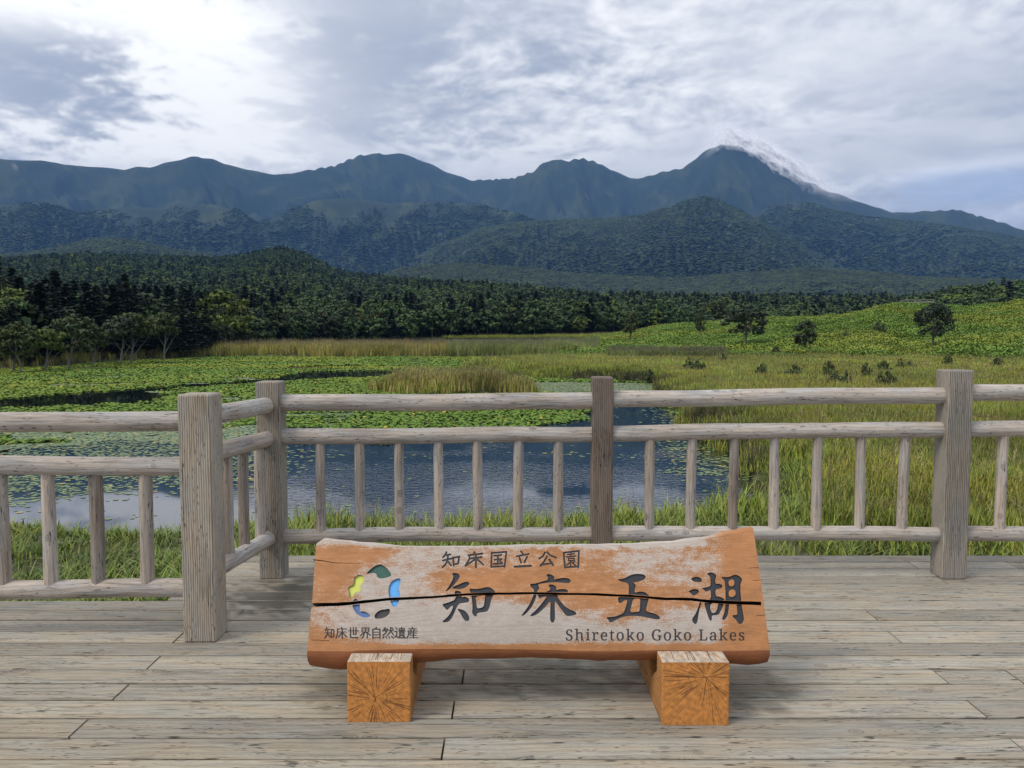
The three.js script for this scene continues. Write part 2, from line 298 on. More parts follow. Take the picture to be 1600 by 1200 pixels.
// crown: clumps of leaf sprays in a flattened dome; w = width, y0..y1 = its height
function crown({ w, y0, y1, clumps, leaves, size, flat = 0.55, lean = 0 }) {
  const s = soup(), q = new THREE.Vector3(), o = new THREE.Vector3();
  for (let i = 0; i < clumps; i++) {
    const v = Math.pow(rnd(), 0.8), yy = lerp(y0, y1, v), rad = 0.5 * w * Math.pow(Math.sin(Math.PI * clamp(0.12 + 0.86 * v, 0, 1)), 0.7) * Math.sqrt(R(0.12, 1)), t = R(0, 6.28);
    const cx = Math.cos(t) * rad + lean * yy, cz = Math.sin(t) * rad, cr = w * R(0.09, 0.17), m = R(0.75, 1.25), br = R(0.9, 1.15);
    for (let k = 0; k < leaves; k++) {
      o.set(R(-1, 1), R(-1, 1), R(-1, 1)); if (o.lengthSq() > 1) o.normalize(); o.normalize().multiplyScalar(Math.cbrt(R(0.15, 1)));
      q.set(cx + o.x * cr, yy + o.y * cr * flat, cz + o.z * cr); o.normalize(); o.y += 0.35; o.normalize();
      const e = m * R(0.75, 1.25); leaf(s, q, size * R(0.7, 1.3), o, 0.55, [e * br, e, e * 0.95]);
    }
  }
  return geoOf(s);
}
function firCrown({ w, y0, y1, levels, size }) {
  const s = soup(), q = new THREE.Vector3(), o = new THREE.Vector3(0, 1, 0);
  for (let l = 0; l < levels; l++) {
    const v = l / (levels - 1), yy = lerp(y0, y1, Math.pow(v, 0.92)), len = 0.5 * w * Math.pow(1 - v, 0.75) + 0.12, nb = Math.round(lerp(11, 4, v));
    for (let b = 0; b < nb; b++) {
      const t = b / nb * 6.283 + l * 1.1 + R(-0.3, 0.3), L = len * R(0.65, 1.15), m = R(0.7, 1.2), steps = Math.max(3, Math.round(L / (size * 0.42)));
      for (let k = 0; k < steps; k++) {
        const u = (k + 0.6) / steps, spread = 0.22 * L * (1 - Math.abs(u - 0.45)), droop = -0.10 * L * u + 0.10 * L * u * u;
        for (let e = 0; e < 2; e++) { q.set(Math.cos(t) * L * u + R(-1, 1) * spread, yy + droop + R(-0.08, 0.06) * size, Math.sin(t) * L * u + R(-1, 1) * spread); const h = m * R(0.75, 1.25); leaf(s, q, size * R(0.7, 1.1), o, 0.72, [h, h, h], 1.9); }
      }
    }
  }
  for (let k = 0; k < 8; k++) { q.set(R(-0.06, 0.06), y1 + R(-0.2, 0.35), R(-0.06, 0.06)); leaf(s, q, size * 0.6, o.set(1, 0, 0), 0.2, [1, 1, 1], 2); o.set(0, 1, 0); }
  return geoOf(s);
}
function limb(pts, r0, r1, sides = 6) {
  const c = new THREE.CatmullRomCurve3(pts), seg = pts.length * 3, g = new THREE.TubeGeometry(c, seg, 1, sides, false), p = g.attributes.position, v = new THREE.Vector3();
  for (let i = 0; i <= seg; i++) { const o = c.getPointAt(i / seg), r = lerp(r0, r1, i / seg); for (let j = 0; j <= sides; j++) { const k = i * (sides + 1) + j; v.fromBufferAttribute(p, k).sub(o).multiplyScalar(r).add(o); p.setXYZ(k, v.x, v.y, v.z); } }
  g.computeVertexNormals(); return g;
}
const V = (x, y, z) => new THREE.Vector3(x, y, z);
function trunkGeo(h, lean, r, forks) {
  const parts = [limb([V(0, -0.4, 0), V(lean * h * 0.15 + R(-0.1, 0.1), h * 0.25, R(-0.1, 0.1)), V(lean * h * 0.35, h * 0.5, R(-0.15, 0.15)), V(lean * h * 0.62, h * 0.92, 0)], r, r * 0.3)];
  for (let i = 0; i < forks; i++) { const t = R(0, 6.28), s = R(0.22, 0.5) * h, e = R(0.6, 0.85) * h, k = R(0.14, 0.3) * h; parts.push(limb([V(lean * s * 0.7, s, 0), V(lean * s + Math.cos(t) * k * 0.5, lerp(s, e, 0.45), Math.sin(t) * k * 0.5), V(lean * e + Math.cos(t) * k, e, Math.sin(t) * k)], r * 0.5, r * 0.15, 5)); }
  return mergeGeometries(parts);
}

// ---------------------------------------------------------------- forest on the hills and lower slopes (one mass), then single trees
const leafMat = std({ vertexColors: true, roughness: 0.85, side: THREE.DoubleSide });
const onGround = (px, r) => { const a = azOf(px), x = Math.sin(a) * r, z = -Math.cos(a) * r; return [x, height(x, z), z]; };
const forestStart = (px) => { const t = [[-400, 108], [0, 116], [100, 127], [200, 142], [300, 160], [400, 190], [500, 232], [700, 250], [900, 262], [1000, 285], [1150, 350], [1350, 330], [2400, 330]]; if (px <= t[0][0]) return t[0][1]; let i = 1; while (i < t.length - 1 && t[i][0] < px) i++; return lerp(t[i - 1][1], t[i][1], clamp((px - t[i - 1][0]) / (t[i][0] - t[i - 1][0]), 0, 1)); };
{
  const nearB = [0, 1].map(() => { const c = crown({ w: 7, y0: 2.6, y1: 9, clumps: 34, leaves: 16, size: 0.75 }), t = trunkGeo(7, 0, 0.17, 1).toNonIndexed(); const n = t.attributes.position.count; t.deleteAttribute('uv'); t.setAttribute('color', new THREE.Float32BufferAttribute(new Float32Array(n * 3).fill(2.0), 3)); return mergeGeometries([c, t]); });
  const nearF = firCrown({ w: 4.6, y0: 1.6, y1: 12, levels: 17, size: 0.9 });
  const farB = [0, 1, 2].map(() => crown({ w: 9, y0: 1, y1: 9, clumps: 22, leaves: 15, size: 1.15, flat: 0.8 }));
  const blobB = [0, 1].map((i) => { const g = new THREE.IcosahedronGeometry(1, 3), p = g.attributes.position, v = V(0, 0, 0); for (let k = 0; k < p.count; k++) { v.fromBufferAttribute(p, k); const e = 1 + 0.22 * n3(v.x * 2.2 + i * 9, v.y * 2.2, v.z * 2.2) + 0.12 * n3(v.x * 5, v.y * 5 + i * 7, v.z * 5); p.setXYZ(k, v.x * e * 5, 3 + v.y * e * 4.5, v.z * e * 5); } g.deleteAttribute('uv'); g.setAttribute('color', new THREE.Float32BufferAttribute(new Float32Array(p.count * 3).fill(1), 3)); const m = (g.deleteAttribute('normal'), mergeVertices(g, 1e-3)); m.computeVertexNormals(); return m; });
  const farF = firCrown({ w: 5, y0: 1, y1: 12, levels: 10, size: 1.25 });
  const lists = { nb0: [], nb1: [], nf: [], fb0: [], fb1: [], fb2: [], ff: [], bl0: [], bl1: [] };
  const c = new THREE.Color(), cols = new Map();
  const a0 = azOf(-260), a1 = azOf(1860);
  for (let r = 100; r < 5000; ) {
    const sp = r < 330 ? 4.6 : r < 1700 ? clamp(5.4 + r * 0.0014, 5.5, 11) : clamp(6.2 + (r - 1700) * 0.0008, 6, 8.6);
    for (let a = a0; a < a1; a += sp / r) {
      const rr = r + R(-0.5, 0.5) * sp, aa = a + R(-0.5, 0.5) * sp / r, px = pxOfAz(aa);
      if (rr < forestStart(px) + 5) continue;
      const x = Math.sin(aa) * rr, z = -Math.cos(aa) * rr, y = height(x, z);
      if (rr < 600 && px > 900 && y < heightSasa(x, z) + 0.3 && rr < 330) continue;
      const treeline = (px < 620 ? 560 : 640) + 90 * n2(aa * 12, 4) + 60 * n2(aa * 40, rr / 200);
      const thin = sstep(treeline - 60, treeline + 100, y); if (rnd() < thin) continue;
      // skip what the ground hides
      const key = Math.round(aa * 700), tan = (y + 10 - EYE) / rr, was = cols.get(key) ?? -1; if (tan < was - 0.0005) continue; if ((y - EYE) / rr > was) cols.set(key, (y - EYE) / rr);
      const fir = rnd() < (rr < 330 ? (px < 340 ? 0.5 : 0.1) : 0.16 + 0.14 * n2(x / 200, z / 200)), tone = fbm(x / 60, z / 60, 2), warm = rnd() < (rr < 330 ? 0.05 : 0.12) ? 1 : 0; let v = R(0.65, 1.35) * (1 + 0.35 * tone) * (rr < 330 ? 0.95 : 1);
      const far = sstep(1300, 2000, rr); v = lerp(v, lerp(0.36, 0.56, sstep(1700, 3000, rr)) + 0.2 * tone + 0.2 * (v - 1), far);
      if (fir) c.setRGB(0.022 * v, 0.040 * v, 0.021 * v); else c.setRGB((warm ? 0.100 : 0.050) * v, (warm ? 0.145 : 0.090) * v, (warm ? 0.022 : 0.026) * v);
      const s = (rr < 330 ? R(0.85, 1.2) : sp / 7.0 * R(0.75, 1.2) * (rr > 1750 ? 1.02 * (1 - 0.6 * thin) : 1)), list = rr > 1750 ? 'bl' + (rnd() < 0.5 ? 0 : 1) : rr < 330 ? (fir ? 'nf' : 'nb' + (rnd() < 0.5 ? 0 : 1)) : (fir ? 'ff' : 'fb' + Math.floor(rnd() * 3));
      const edgeDrop = rr < forestStart(px) + 16 ? 0.85 : 1;
      lists[list].push([M4(x, y - 0.3, z, s, s * R(0.85, 1.1) * edgeDrop * (rr > 330 ? lerp(0.85, 0.6, sstep(600, 1900, rr)) : 1), s, R(0, 6.28)), c.clone()]);
    }
    r += sp * 0.9;
  }
  const f = new THREE.Group(); f.name = 'forest'; f.userData = { kind: 'stuff', label: 'dense mixed forest covering the hills below the mountains', category: 'forest' }; scene.add(f);
  instanced('broadleaf_trees', nearB[0], leafMat, lists.nb0, f); instanced('broadleaf_trees', nearB[1], leafMat, lists.nb1, f); instanced('fir_trees', nearF, leafMat, lists.nf, f);
  farB.forEach((g, i) => instanced('broadleaf_crowns', g, leafMat, lists['fb' + i], f)); instanced('fir_crowns', farF, leafMat, lists.ff, f); blobB.forEach((g, i) => instanced('distant_crowns', g, leafMat, lists['bl' + i], f));
  }
// single trees: [picture x, distance, picture y of the top, kind, width factor]
const ORD = ['first', 'second', 'third', 'fourth', 'fifth', 'sixth', 'seventh', 'eighth', 'ninth', 'tenth', 'eleventh', 'twelfth', 'thirteenth', 'fourteenth', 'fifteenth', 'sixteenth', 'seventeenth', 'eighteenth', 'nineteenth', 'twentieth', 'twenty-first', 'twenty-second', 'twenty-third', 'twenty-fourth', 'twenty-fifth', 'twenty-sixth'];
{
  const bark = std({ color: rgb(0.115, 0.105, 0.092), roughness: 0.95 }), paleBark = std({ color: rgb(0.17, 0.16, 0.14), roughness: 0.9 });
  const green = (r, g, b) => std({ color: rgb(r, g, b), vertexColors: true, roughness: 0.85, side: THREE.DoubleSide });
  const mats = { dark: [green(0.034, 0.053, 0.022), green(0.042, 0.062, 0.022), green(0.030, 0.048, 0.024)], mid: [green(0.044, 0.064, 0.019), green(0.055, 0.072, 0.018)], bright: [green(0.085, 0.118, 0.016), green(0.075, 0.108, 0.018)], fir: [green(0.019, 0.034, 0.020), green(0.024, 0.040, 0.022)] };
  const B = [0, 1, 2, 3].map((i) => ({ h: 10, crown: crown({ w: [7.4, 6.6, 8.2, 7][i], y0: [3.0, 3.6, 2.6, 3.2][i], y1: 9.7, clumps: 60, leaves: 34, size: 0.42 }), trunk: trunkGeo(9, [0, 0.06, -0.05, 0.02][i], 0.19, 3) }));
  const Ln = [0, 1].map((i) => ({ h: 7, crown: crown({ w: 5.6, y0: 3.4, y1: 6.9, clumps: 34, leaves: 34, size: 0.34, lean: i ? 0.10 : 0.13 }), trunk: trunkGeo(6.4, i ? 0.16 : 0.22, 0.15, 3) }));
  const Fi = [0, 1].map((i) => ({ h: 12, crown: firCrown({ w: i ? 5.4 : 6, y0: 1.8, y1: 11.8, levels: 20, size: 0.62 }), trunk: limb([V(0, -0.4, 0), V(0.05, 4, 0), V(0, 8, 0.05), V(0, 11.5, 0)], 0.2, 0.04) }));
  const Wn = [0, 1].map((i) => ({ h: 10, crown: crown({ w: i ? 7.6 : 6.9, y0: 3.7, y1: 9.6, clumps: 44, leaves: 56, size: 0.36, flat: 0.6 }), trunk: trunkGeo(9, i ? 0.05 : -0.04, 0.26, 5) }));
  function tree(name, label, px, r, topPy, kind, group, wide = 1, tone) {
    const [x, y, z] = onGround(px, r), top = EYE + (() => { const d = sight(px, topPy); return d.y / Math.hypot(d.x, d.z); })() * r;
    const set = kind === 'fir' ? Fi : kind === 'lean' ? Ln : kind === 'swept' ? Wn : B, k = Math.floor(rnd() * set.length), s = (top - y) / set[k].h;
    const o = thing(name, label, 'tree', [x, y, z], R(0, 6.28), group); o.scale.set(s * wide, s, s * wide);
    if (kind === 'lean') o.rotation.y = R(-0.4, 0.4) + (rnd() < 0.5 ? 0 : Math.PI);
    mesh('trunk', set[k].trunk, kind === 'lean' ? paleBark : bark, o);
    const m = kind === 'fir' ? mats.fir : mats[tone ?? 'dark']; mesh('crown', set[k].crown, m[Math.floor(rnd() * m.length)], o);
    return o;
  }
  const firs = [[20, 124, 474], [47, 128, 456], [84, 133, 447], [118, 139, 439], [150, 141, 447], [178, 146, 462], [199, 150, 441], [212, 152, 446], [268, 152, 473], [284, 156, 462], [303, 160, 468], [322, 166, 474]];
  firs.forEach(([px, r, t], i) => tree('fir_tree', `dark fir in the lakeside wood, ${ORD[i]} fir counted from the photo's left edge`, px, r, t, 'fir', 'firs of the left lakeside wood', R(0.9, 1.15)));
  const shore = [[14, 108, 506, 'mid', 1], [33, 107, 508, 'mid', 0.85], [68, 111, 516, 'bright', 1.15], [102, 117, 494, 'mid', 1.15], [144, 122, 514, 'mid', 1], [187, 128, 497, 'dark', 1.05], [203, 130, 491, 'mid', 1.2], [255, 142, 490, 'mid', 0.9], [356, 168, 508, 'dark', 1], [377, 180, 512, 'dark', 1.1]];
  shore.forEach(([px, r, t, tone, w], i) => tree('shore_tree', `small pale-trunked tree at the left water's edge, ${ORD[i]} from the photo's left side`, px, r, t, 'lean', 'pale-trunked trees on the left shore', w, tone));
  const row = [[26, 132, 449, 'bright'], [230, 160, 461, 'dark'], [345, 176, 455, 'bright'], [362, 192, 484, 'mid'], [392, 205, 480, 'dark'], [416, 214, 483, 'mid'], [441, 222, 487, 'bright'], [466, 232, 484, 'mid'], [487, 238, 492, 'dark'], [508, 240, 486, 'dark'], [532, 246, 483, 'dark'], [560, 250, 489, 'mid'], [588, 256, 484, 'mid'], [616, 258, 488, 'dark'], [640, 262, 491, 'dark'], [664, 264, 487, 'mid'], [692, 266, 485, 'dark'], [718, 268, 493, 'dark'], [744, 268, 497, 'dark'], [771, 272, 490, 'dark'], [800, 276, 480, 'bright'], [822, 276, 492, 'dark'], [850, 280, 496, 'dark'], [878, 284, 495, 'dark'], [904, 286, 498, 'dark'], [928, 290, 500, 'dark']];
  row.forEach(([px, r, t, tone], i) => tree('broadleaf_tree', `${tone === 'bright' ? 'yellow-green' : 'dark'} round-crowned tree along the far wood edge behind the reeds, ${ORD[i]} from the left`, px, r, t, 'round', 'round-crowned trees along the far wood edge', R(1.0, 1.3), tone));
  const own = [[985, 190, 486, 'mid', 0.8, 'swept', 'lone tree where the far wood meets the green hill'], [1094, 182, 487, 'mid', 0.6, 'swept', 'thin grey-green sapling tree on the hill, left of the wide tree'], [1166, 150, 476, 'dark', 1.25, 'swept', 'wide spreading dark tree at the foot of the green hill'], [1258, 137, 499, 'dark', 0.95, 'swept', 'compact round tree with a bare forked trunk standing in the marsh grass'], [1458, 141, 473, 'dark', 0.95, 'swept', 'tall dark windswept tree on the green hillside at far right'], [1120, 250, 470, 'mid', 1.5, 'round', 'brownish broad tree behind the wide spreading tree']];
  for (const [px, r, t, tone, w, kind, label] of own) tree('hillside_tree', label, px, r, t, kind, undefined, w, tone);

  // shrubs standing in the marsh: [picture x, picture y of the foot, height m, width m]
  const shrubGeo = [0, 1, 2].map(() => crown({ w: 1.5, y0: 0.1, y1: 1.0, clumps: 24, leaves: 26, size: 0.115, flat: 0.9 }));
  const stem = mergeGeometries([0, 1, 2, 3].map((i) => limb([V(0, -0.2, 0), V(Math.cos(i * 1.7) * 0.15, 0.35, Math.sin(i * 1.7) * 0.15), V(Math.cos(i * 1.7) * 0.34, 0.85, Math.sin(i * 1.7) * 0.34)], 0.022, 0.008, 4)));
  const bushMat = [green(0.058, 0.085, 0.026), green(0.07, 0.095, 0.028)];
  const shrubs = [[1086, 579, 1.1, 2.2], [1130, 566, 0.9, 1.3], [1213, 556, 1.3, 1.8], [1190, 588, 1.0, 1.2], [1242, 588, 0.8, 1.9], [1297, 591, 1.2, 1.2], [1310, 602, 0.8, 1.6], [1355, 590, 1.0, 1.2], [1383, 582, 0.9, 1.5], [1418, 578, 0.9, 2.0], [1388, 605, 0.9, 1.4], [1482, 572, 1.1, 1.2], [1374, 521, 2.2, 2.4], [1322, 530, 1.3, 1.4], [1016, 597, 0.9, 1.0], [1378, 650, 0.9, 0.7], [1325, 722, 0.9, 0.8], [1560, 575, 0.9, 1.6]];
  shrubs.forEach(([px, py, h, w], i) => {
    let r = 60; for (; r < 260; r += 0.5) { const [x, y, z] = onGround(px, r); if (seen(x, y + 0.3, z)[1] < py) break; }
    const [x, y, z] = onGround(px, r), o = thing('shrub', `dark green shrub rising out of the marsh grass, ${ORD[[...shrubs].sort((a, b) => a[0] - b[0]).indexOf(shrubs[i])]} shrub from the left`, 'shrub', [x, y, z], R(0, 6.28), 'dark shrubs in the marsh');
    const hh = h * 0.85 + 0.45; o.scale.set(w / 1.75, hh, w / 1.75); mesh('stem', stem, bark, o); mesh('foliage', shrubGeo[i % 3], bushMat[i % 2], o);
  });
}

// ---------------------------------------------------------------- grass, reeds, bamboo grass
function grassClump(blades, h, spread, width, heads, tones, droop = 0.35) {
  const s = soup();
  for (let i = 0; i < blades; i++) {
    const t = R(0, 6.28), d = Math.sqrt(rnd()) * spread, bx = Math.cos(t) * d, bz = Math.sin(t) * d, hh = h * R(0.55, 1.1), la = R(0, 6.28), ln = hh * R(0.06, droop), fx = Math.cos(la), fz = Math.sin(la), sx = -fz, sz = fx, w = width * R(0.7, 1.3), tone = tones[Math.floor(rnd() * tones.length)].map((x) => x * 1);
    const v = R(0.75, 1.25); for (let k = 0; k < 3; k++) tone[k] *= v;
    const at = (u) => [bx + fx * ln * u * u * 1.1, hh * (u - 0.14 * u * u * ln / hh * 3), bz + fz * ln * u * u * 1.1];
    const q = [0, 0.4, 0.75, 1].map(at), ww = [w, w * 0.95, w * 0.6, 0];
    const nx = fx * 0.6, nz = fz * 0.6, ny = 0.6;
    const tri = (a, b, c) => { for (const p of [a, b, c]) { s.p.push(...p); s.n.push(nx, ny, nz); s.c.push(...tone); } };
    const L = q.map((p, k) => [p[0] - sx * ww[k] / 2, p[1], p[2] - sz * ww[k] / 2]), Rr = q.map((p, k) => [p[0] + sx * ww[k] / 2, p[1], p[2] + sz * ww[k] / 2]);
    tri(L[0], Rr[0], Rr[1]); tri(L[0], Rr[1], L[1]); tri(L[1], Rr[1], Rr[2]); tri(L[1], Rr[2], L[2]); tri(L[2], Rr[2], q[3]);
  }
  for (let i = 0; i < heads; i++) {                       // seed heads on thin stalks
    const t = R(0, 6.28), d = Math.sqrt(rnd()) * spread, hh = h * R(1.0, 1.38), bx = Math.cos(t) * d, bz = Math.sin(t) * d, lx = R(-0.14, 0.14) * h, lz = R(-0.14, 0.14) * h, w = width * 0.42, br = [0.20, 0.178, 0.082].map((x) => x * R(0.7, 1.35));
    const a = R(0, 3.14), cx = Math.cos(a), cz = Math.sin(a);
    const tri = (A, B, C, tone) => { for (const p of [A, B, C]) { s.p.push(...p); s.n.push(cz * 0.5, 0.7, -cx * 0.5); s.c.push(...tone); } };
    const top = [bx + lx, hh, bz + lz], st = [0.17, 0.18, 0.07];
    tri([bx - cx * w / 2, 0, bz - cz * w / 2], [bx + cx * w / 2, 0, bz + cz * w / 2], top, st);
    for (let k = 0; k < 7; k++) { const u = 0.78 + 0.22 * k / 7, px = bx + lx * u, py = hh * u, pz = bz + lz * u, e = R(0, 6.28), L = h * R(0.03, 0.07), wx = width * 0.5; tri([px - wx / 2, py, pz], [px + wx / 2, py, pz], [px + Math.cos(e) * L, py + L * R(0.5, 1.3), pz + Math.sin(e) * L], br); }
  }
  return geoOf(s, true);
}
{
  const mat = std({ vertexColors: true, roughness: 0.8, side: THREE.DoubleSide });
  const G = [[0.14, 0.21, 0.035], [0.18, 0.235, 0.04], [0.11, 0.17, 0.03], [0.22, 0.235, 0.06]], Y = [[0.25, 0.295, 0.038], [0.19, 0.255, 0.03], [0.31, 0.30, 0.06], [0.15, 0.22, 0.026]], O = [[0.42, 0.33, 0.10], [0.34, 0.29, 0.075], [0.25, 0.26, 0.05], [0.45, 0.37, 0.14]];
  const geo = { near: [grassClump(40, 0.62, 0.34, 0.024, 1, G, 0.9), grassClump(26, 1.0, 0.32, 0.018, 3, [...G, ...Y], 0.5), grassClump(36, 0.5, 0.34, 0.026, 0, G, 1.0), grassClump(30, 0.75, 0.34, 0.024, 0, G, 0.8)], marsh: [grassClump(36, 0.9, 0.42, 0.030, 2, Y), grassClump(32, 0.85, 0.45, 0.034, 4, Y), grassClump(40, 0.8, 0.42, 0.03, 0, [...G, ...Y])], reed: [grassClump(30, 1.9, 0.5, 0.05, 8, O, 0.16), grassClump(26, 1.9, 0.55, 0.05, 3, [...Y, ...O], 0.18)], sedge: [grassClump(40, 0.75, 0.32, 0.028, 0, [[0.05, 0.062, 0.022], [0.075, 0.082, 0.028], [0.10, 0.085, 0.035]], 0.6)] };
  const L = {}; for (const k in geo) L[k] = geo[k].map(() => []);
  const add = (k, x, y, z, s, sy, v, warm = 0) => { const i = Math.floor(rnd() * L[k].length); L[k][i].push([M4(x, y, z, s, sy, s, R(0, 6.28), R(-0.06, 0.06), R(-0.06, 0.06)), rgb(v * (1 + warm), v, v * (1 - warm * 0.4))]); };
  const a0 = azOf(-230), a1 = azOf(1830);
  for (let r = 5.2; r < 320; ) {
    const sp = clamp(0.20 + r * 0.0052, 0.23, 0.95);
    for (let a = a0; a < a1; a += sp / r) {
      const rr = r + R(-0.6, 0.6) * sp, aa = a + R(-0.6, 0.6) * sp / r, x = Math.sin(aa) * rr, z = -Math.cos(aa) * rr, px = pxOfAz(aa);
      const d = rr < 200 ? lakeDist(x, z) : -50; if (d > 0.35) continue;
      if (rr > forestStart(px) + 6) continue;
      if (rr > 190 && px > 1060) continue;
      const y = Math.max(height(x, z), WATER - 0.25), patch = fbm(x / 7, z / 7, 3), big = fbm(x / 30 + 9, z / 30, 2), v = clamp(1 + 0.45 * patch + 0.3 * big, 0.5, 1.6) * R(0.85, 1.15), grow = (1 + 0.25 * patch) * clamp(sp / 0.45, 1, 1.7);
      const rough = rr < 60 ? 1 : 1.15, dry0 = 0.05;
      if (rr < 27 && (px < 1290 || rr < 17)) { if (rnd() < 0.3 + 0.5 * sstep(0.1, -0.5, patch)) continue; const low = sstep(20, 10, rr); add(rnd() < 0.16 * (1 - low) ? 'marsh' : 'near', x, y, z, 1 + 0.2 * patch, (0.82 + 0.5 * patch) * R(0.75, 1.2) * (px < 460 ? 0.48 : 0.74), v * 1.05, 0.1 * big); continue; }
      const isl = polyDist(isle, x, z) > -1.2;
      const reedy = isl || (rr > 140 && px < 935 && px > 330) || (px > 950 && px < 1135 && rr > 118 && rr < 140);
      const shoreLeft = px < 345 && rr > 90;
      if (d > -1.1 && px > 900 && rr < 90 && rnd() < 0.7) { add('sedge', x, y, z, 1.1 * grow * 0.8, R(0.8, 1.25), v, 0); continue; }
      if (isl) { add('reed', x, y, z, 0.9 * rough, R(0.42, 0.62), v * 1.1, 0.03); continue; }
      if (reedy && rr < 190) { add('reed', x, y, z, 1.15 * rough, (px > 950 ? 0.75 : R(0.8, 1.12)) * (1 + 0.15 * patch), v * (px > 950 ? 0.6 : px > 640 ? 0.9 : 1), px > 700 ? -0.18 : 0.04); continue; }
      if (shoreLeft) { if (d < -7) continue; add(rnd() < 0.4 ? 'reed' : 'sedge', x, y, z, 1.0, R(0.5, 0.9), v * 0.8, 0); continue; }
      if (rr > 190) { add('marsh', x, y, z, grow * 1.2, 1.1 + 0.4 * patch, v, dry0); continue; }
      const dry = sstep(0.0, 0.5, fbm(x / 11 + 20, z / 11, 3)) * 0.16, hill = heightSasa(x, z) > y - 0.1 && rr > 138 && px > 900;
      if (hill && rr > 150 && rnd() < 0.75) continue;
      add('marsh', x, y, z, grow * 1.05, (0.85 + 0.3 * patch) * (px > 1250 && rr < 60 ? 1.05 : 1), v, dry + 0.04);
    }
    r += sp * 0.85;
  }
  const g = new THREE.Group(); g.name = 'marsh_grass'; g.userData = { kind: 'stuff', label: 'tall green and straw grass around the lake', category: 'grass' }; scene.add(g);
  const rg = new THREE.Group(); rg.name = 'reeds'; rg.userData = { kind: 'stuff', label: 'golden reeds in bands along the far shore and islet', category: 'reeds' }; scene.add(rg);
  for (const k in L) L[k].forEach((list, i) => list.length && instanced(k === 'reed' ? 'reed_clumps' : k + '_grass_clumps', geo[k][i], mat, list, k === 'reed' ? rg : g));
  
  // bamboo grass on the hill
  const sasaGeo = [0, 1].map(() => { const s = soup(), q = V(0, 0, 0), o = V(0, 1, 0); for (let i = 0; i < 46; i++) { const t = R(0, 6.28), d = Math.sqrt(rnd()) * 0.75; q.set(Math.cos(t) * d, R(0.15, 1.0), Math.sin(t) * d); const v = R(0.88, 1.15); leaf(s, q, 0.17, o, 0.6, [v, v, v], 2.4); } return geoOf(s); });
  const SL = [[], []], c = new THREE.Color();
  for (let r = 128; r < 330; ) {
    const sp = 0.78;
    for (let a = azOf(880); a < a1; a += sp / r) {
      const rr = r + R(-0.5, 0.5) * sp, aa = a + R(-0.5, 0.5) * sp / r, x = Math.sin(aa) * rr, z = -Math.cos(aa) * rr, hs = heightSasa(x, z), y = height(x, z);
      if (hs < -3 || y > hs + 0.4 || hs > y + 0.4) continue; if (rr > 275 + 30 * n2(aa * 5, 1)) continue;
      const p = fbm(x / 14, z / 14, 4), p2 = fbm(x / 45 + 3, z / 45, 2), v = clamp(1 + 0.24 * p, 0.6, 1.4), ol = sstep(-0.1, 0.5, p2 + 0.3 * p);
      c.setRGB(lerp(0.15, 0.22, ol) * v, lerp(0.245, 0.265, ol) * v, 0.03 * v);
      const s = 1.0 + 0.4 * p; SL[rnd() < 0.5 ? 0 : 1].push([M4(x, y, z, s, s * R(0.7, 1.25), s, R(0, 6.28)), c.clone()]);
    }
    r += sp * 0.9;
  }
  const sg = new THREE.Group(); sg.name = 'bamboo_grass'; sg.userData = { kind: 'stuff', label: 'bright green bamboo grass covering the hill at right', category: 'bamboo grass' }; scene.add(sg);
  SL.forEach((l, i) => instanced('bamboo_grass_clumps', sasaGeo[i], leafMat, l, sg));
  }

// ---------------------------------------------------------------- cloud shreds on the lee of the summit: thin drifting layers one behind another
{
  const parts = [], NX = 150, NY = 40, ridgeY = (px) => { const t = [[1060, 262], [1100, 236], [1130, 221], [1180, 238], [1240, 268], [1300, 297], [1360, 318], [1420, 331]]; let i = 1; while (i < t.length - 1 && t[i][0] < px) i++; return lerp(t[i - 1][1], t[i][1], clamp((px - t[i - 1][0]) / (t[i][0] - t[i - 1][0]), 0, 1)); };
  for (let l = 0; l < 7; l++) {
    const p = [], n = [], c = [], idx = [], z = -6120 - l * 30;
    for (let j = 0; j <= NY; j++) for (let i = 0; i <= NX; i++) {
      const u = i / NX, v = j / NY * 2 - 1, px = lerp(1075, 1400, u), half = lerp(44, 18, u), q = atDepth(px, ridgeY(px) - 1 + v * half, z - 30 * n2(u * 5, v * 2 + l));
      const a = fbm(u * 15 + l * 0.4, v * 1.5 - l * 0.25, 4, 0.6), body = Math.exp(-(((px - 1180) / 62) ** 2)) + 0.4 * sstep(1120, 1220, px) * sstep(1360, 1230, px), env = clamp(body, 0, 1) * sstep(-1, -0.2, v) * sstep(1, 0.1, v) * sstep(1085, 1130, px);
      p.push(q.x, q.y, q.z); n.push(0, 0.8, 0.6); c.push(1, 1, 1, env * sstep(-0.4, 0.4, a) * 0.55);
    }
    for (let j = 0; j < NY; j++) for (let i = 0; i < NX; i++) { const k = j * (NX + 1) + i; idx.push(k, k + NX + 1, k + 1, k + 1, k + NX + 1, k + NX + 2); }
    const g = new THREE.BufferGeometry(); g.setAttribute('position', new THREE.Float32BufferAttribute(p, 3)); g.setAttribute('normal', new THREE.Float32BufferAttribute(n, 3)); g.setAttribute('color', new THREE.Float32BufferAttribute(c, 4)); g.setIndex(idx); parts.push(g);
  }
  structure(mesh('cloud', mergeGeometries(parts), std({ color: rgb(0.9, 0.9, 0.92), roughness: 1, transparent: true, vertexColors: true, side: THREE.DoubleSide })), 'white cloud shreds clinging to the summit');
}

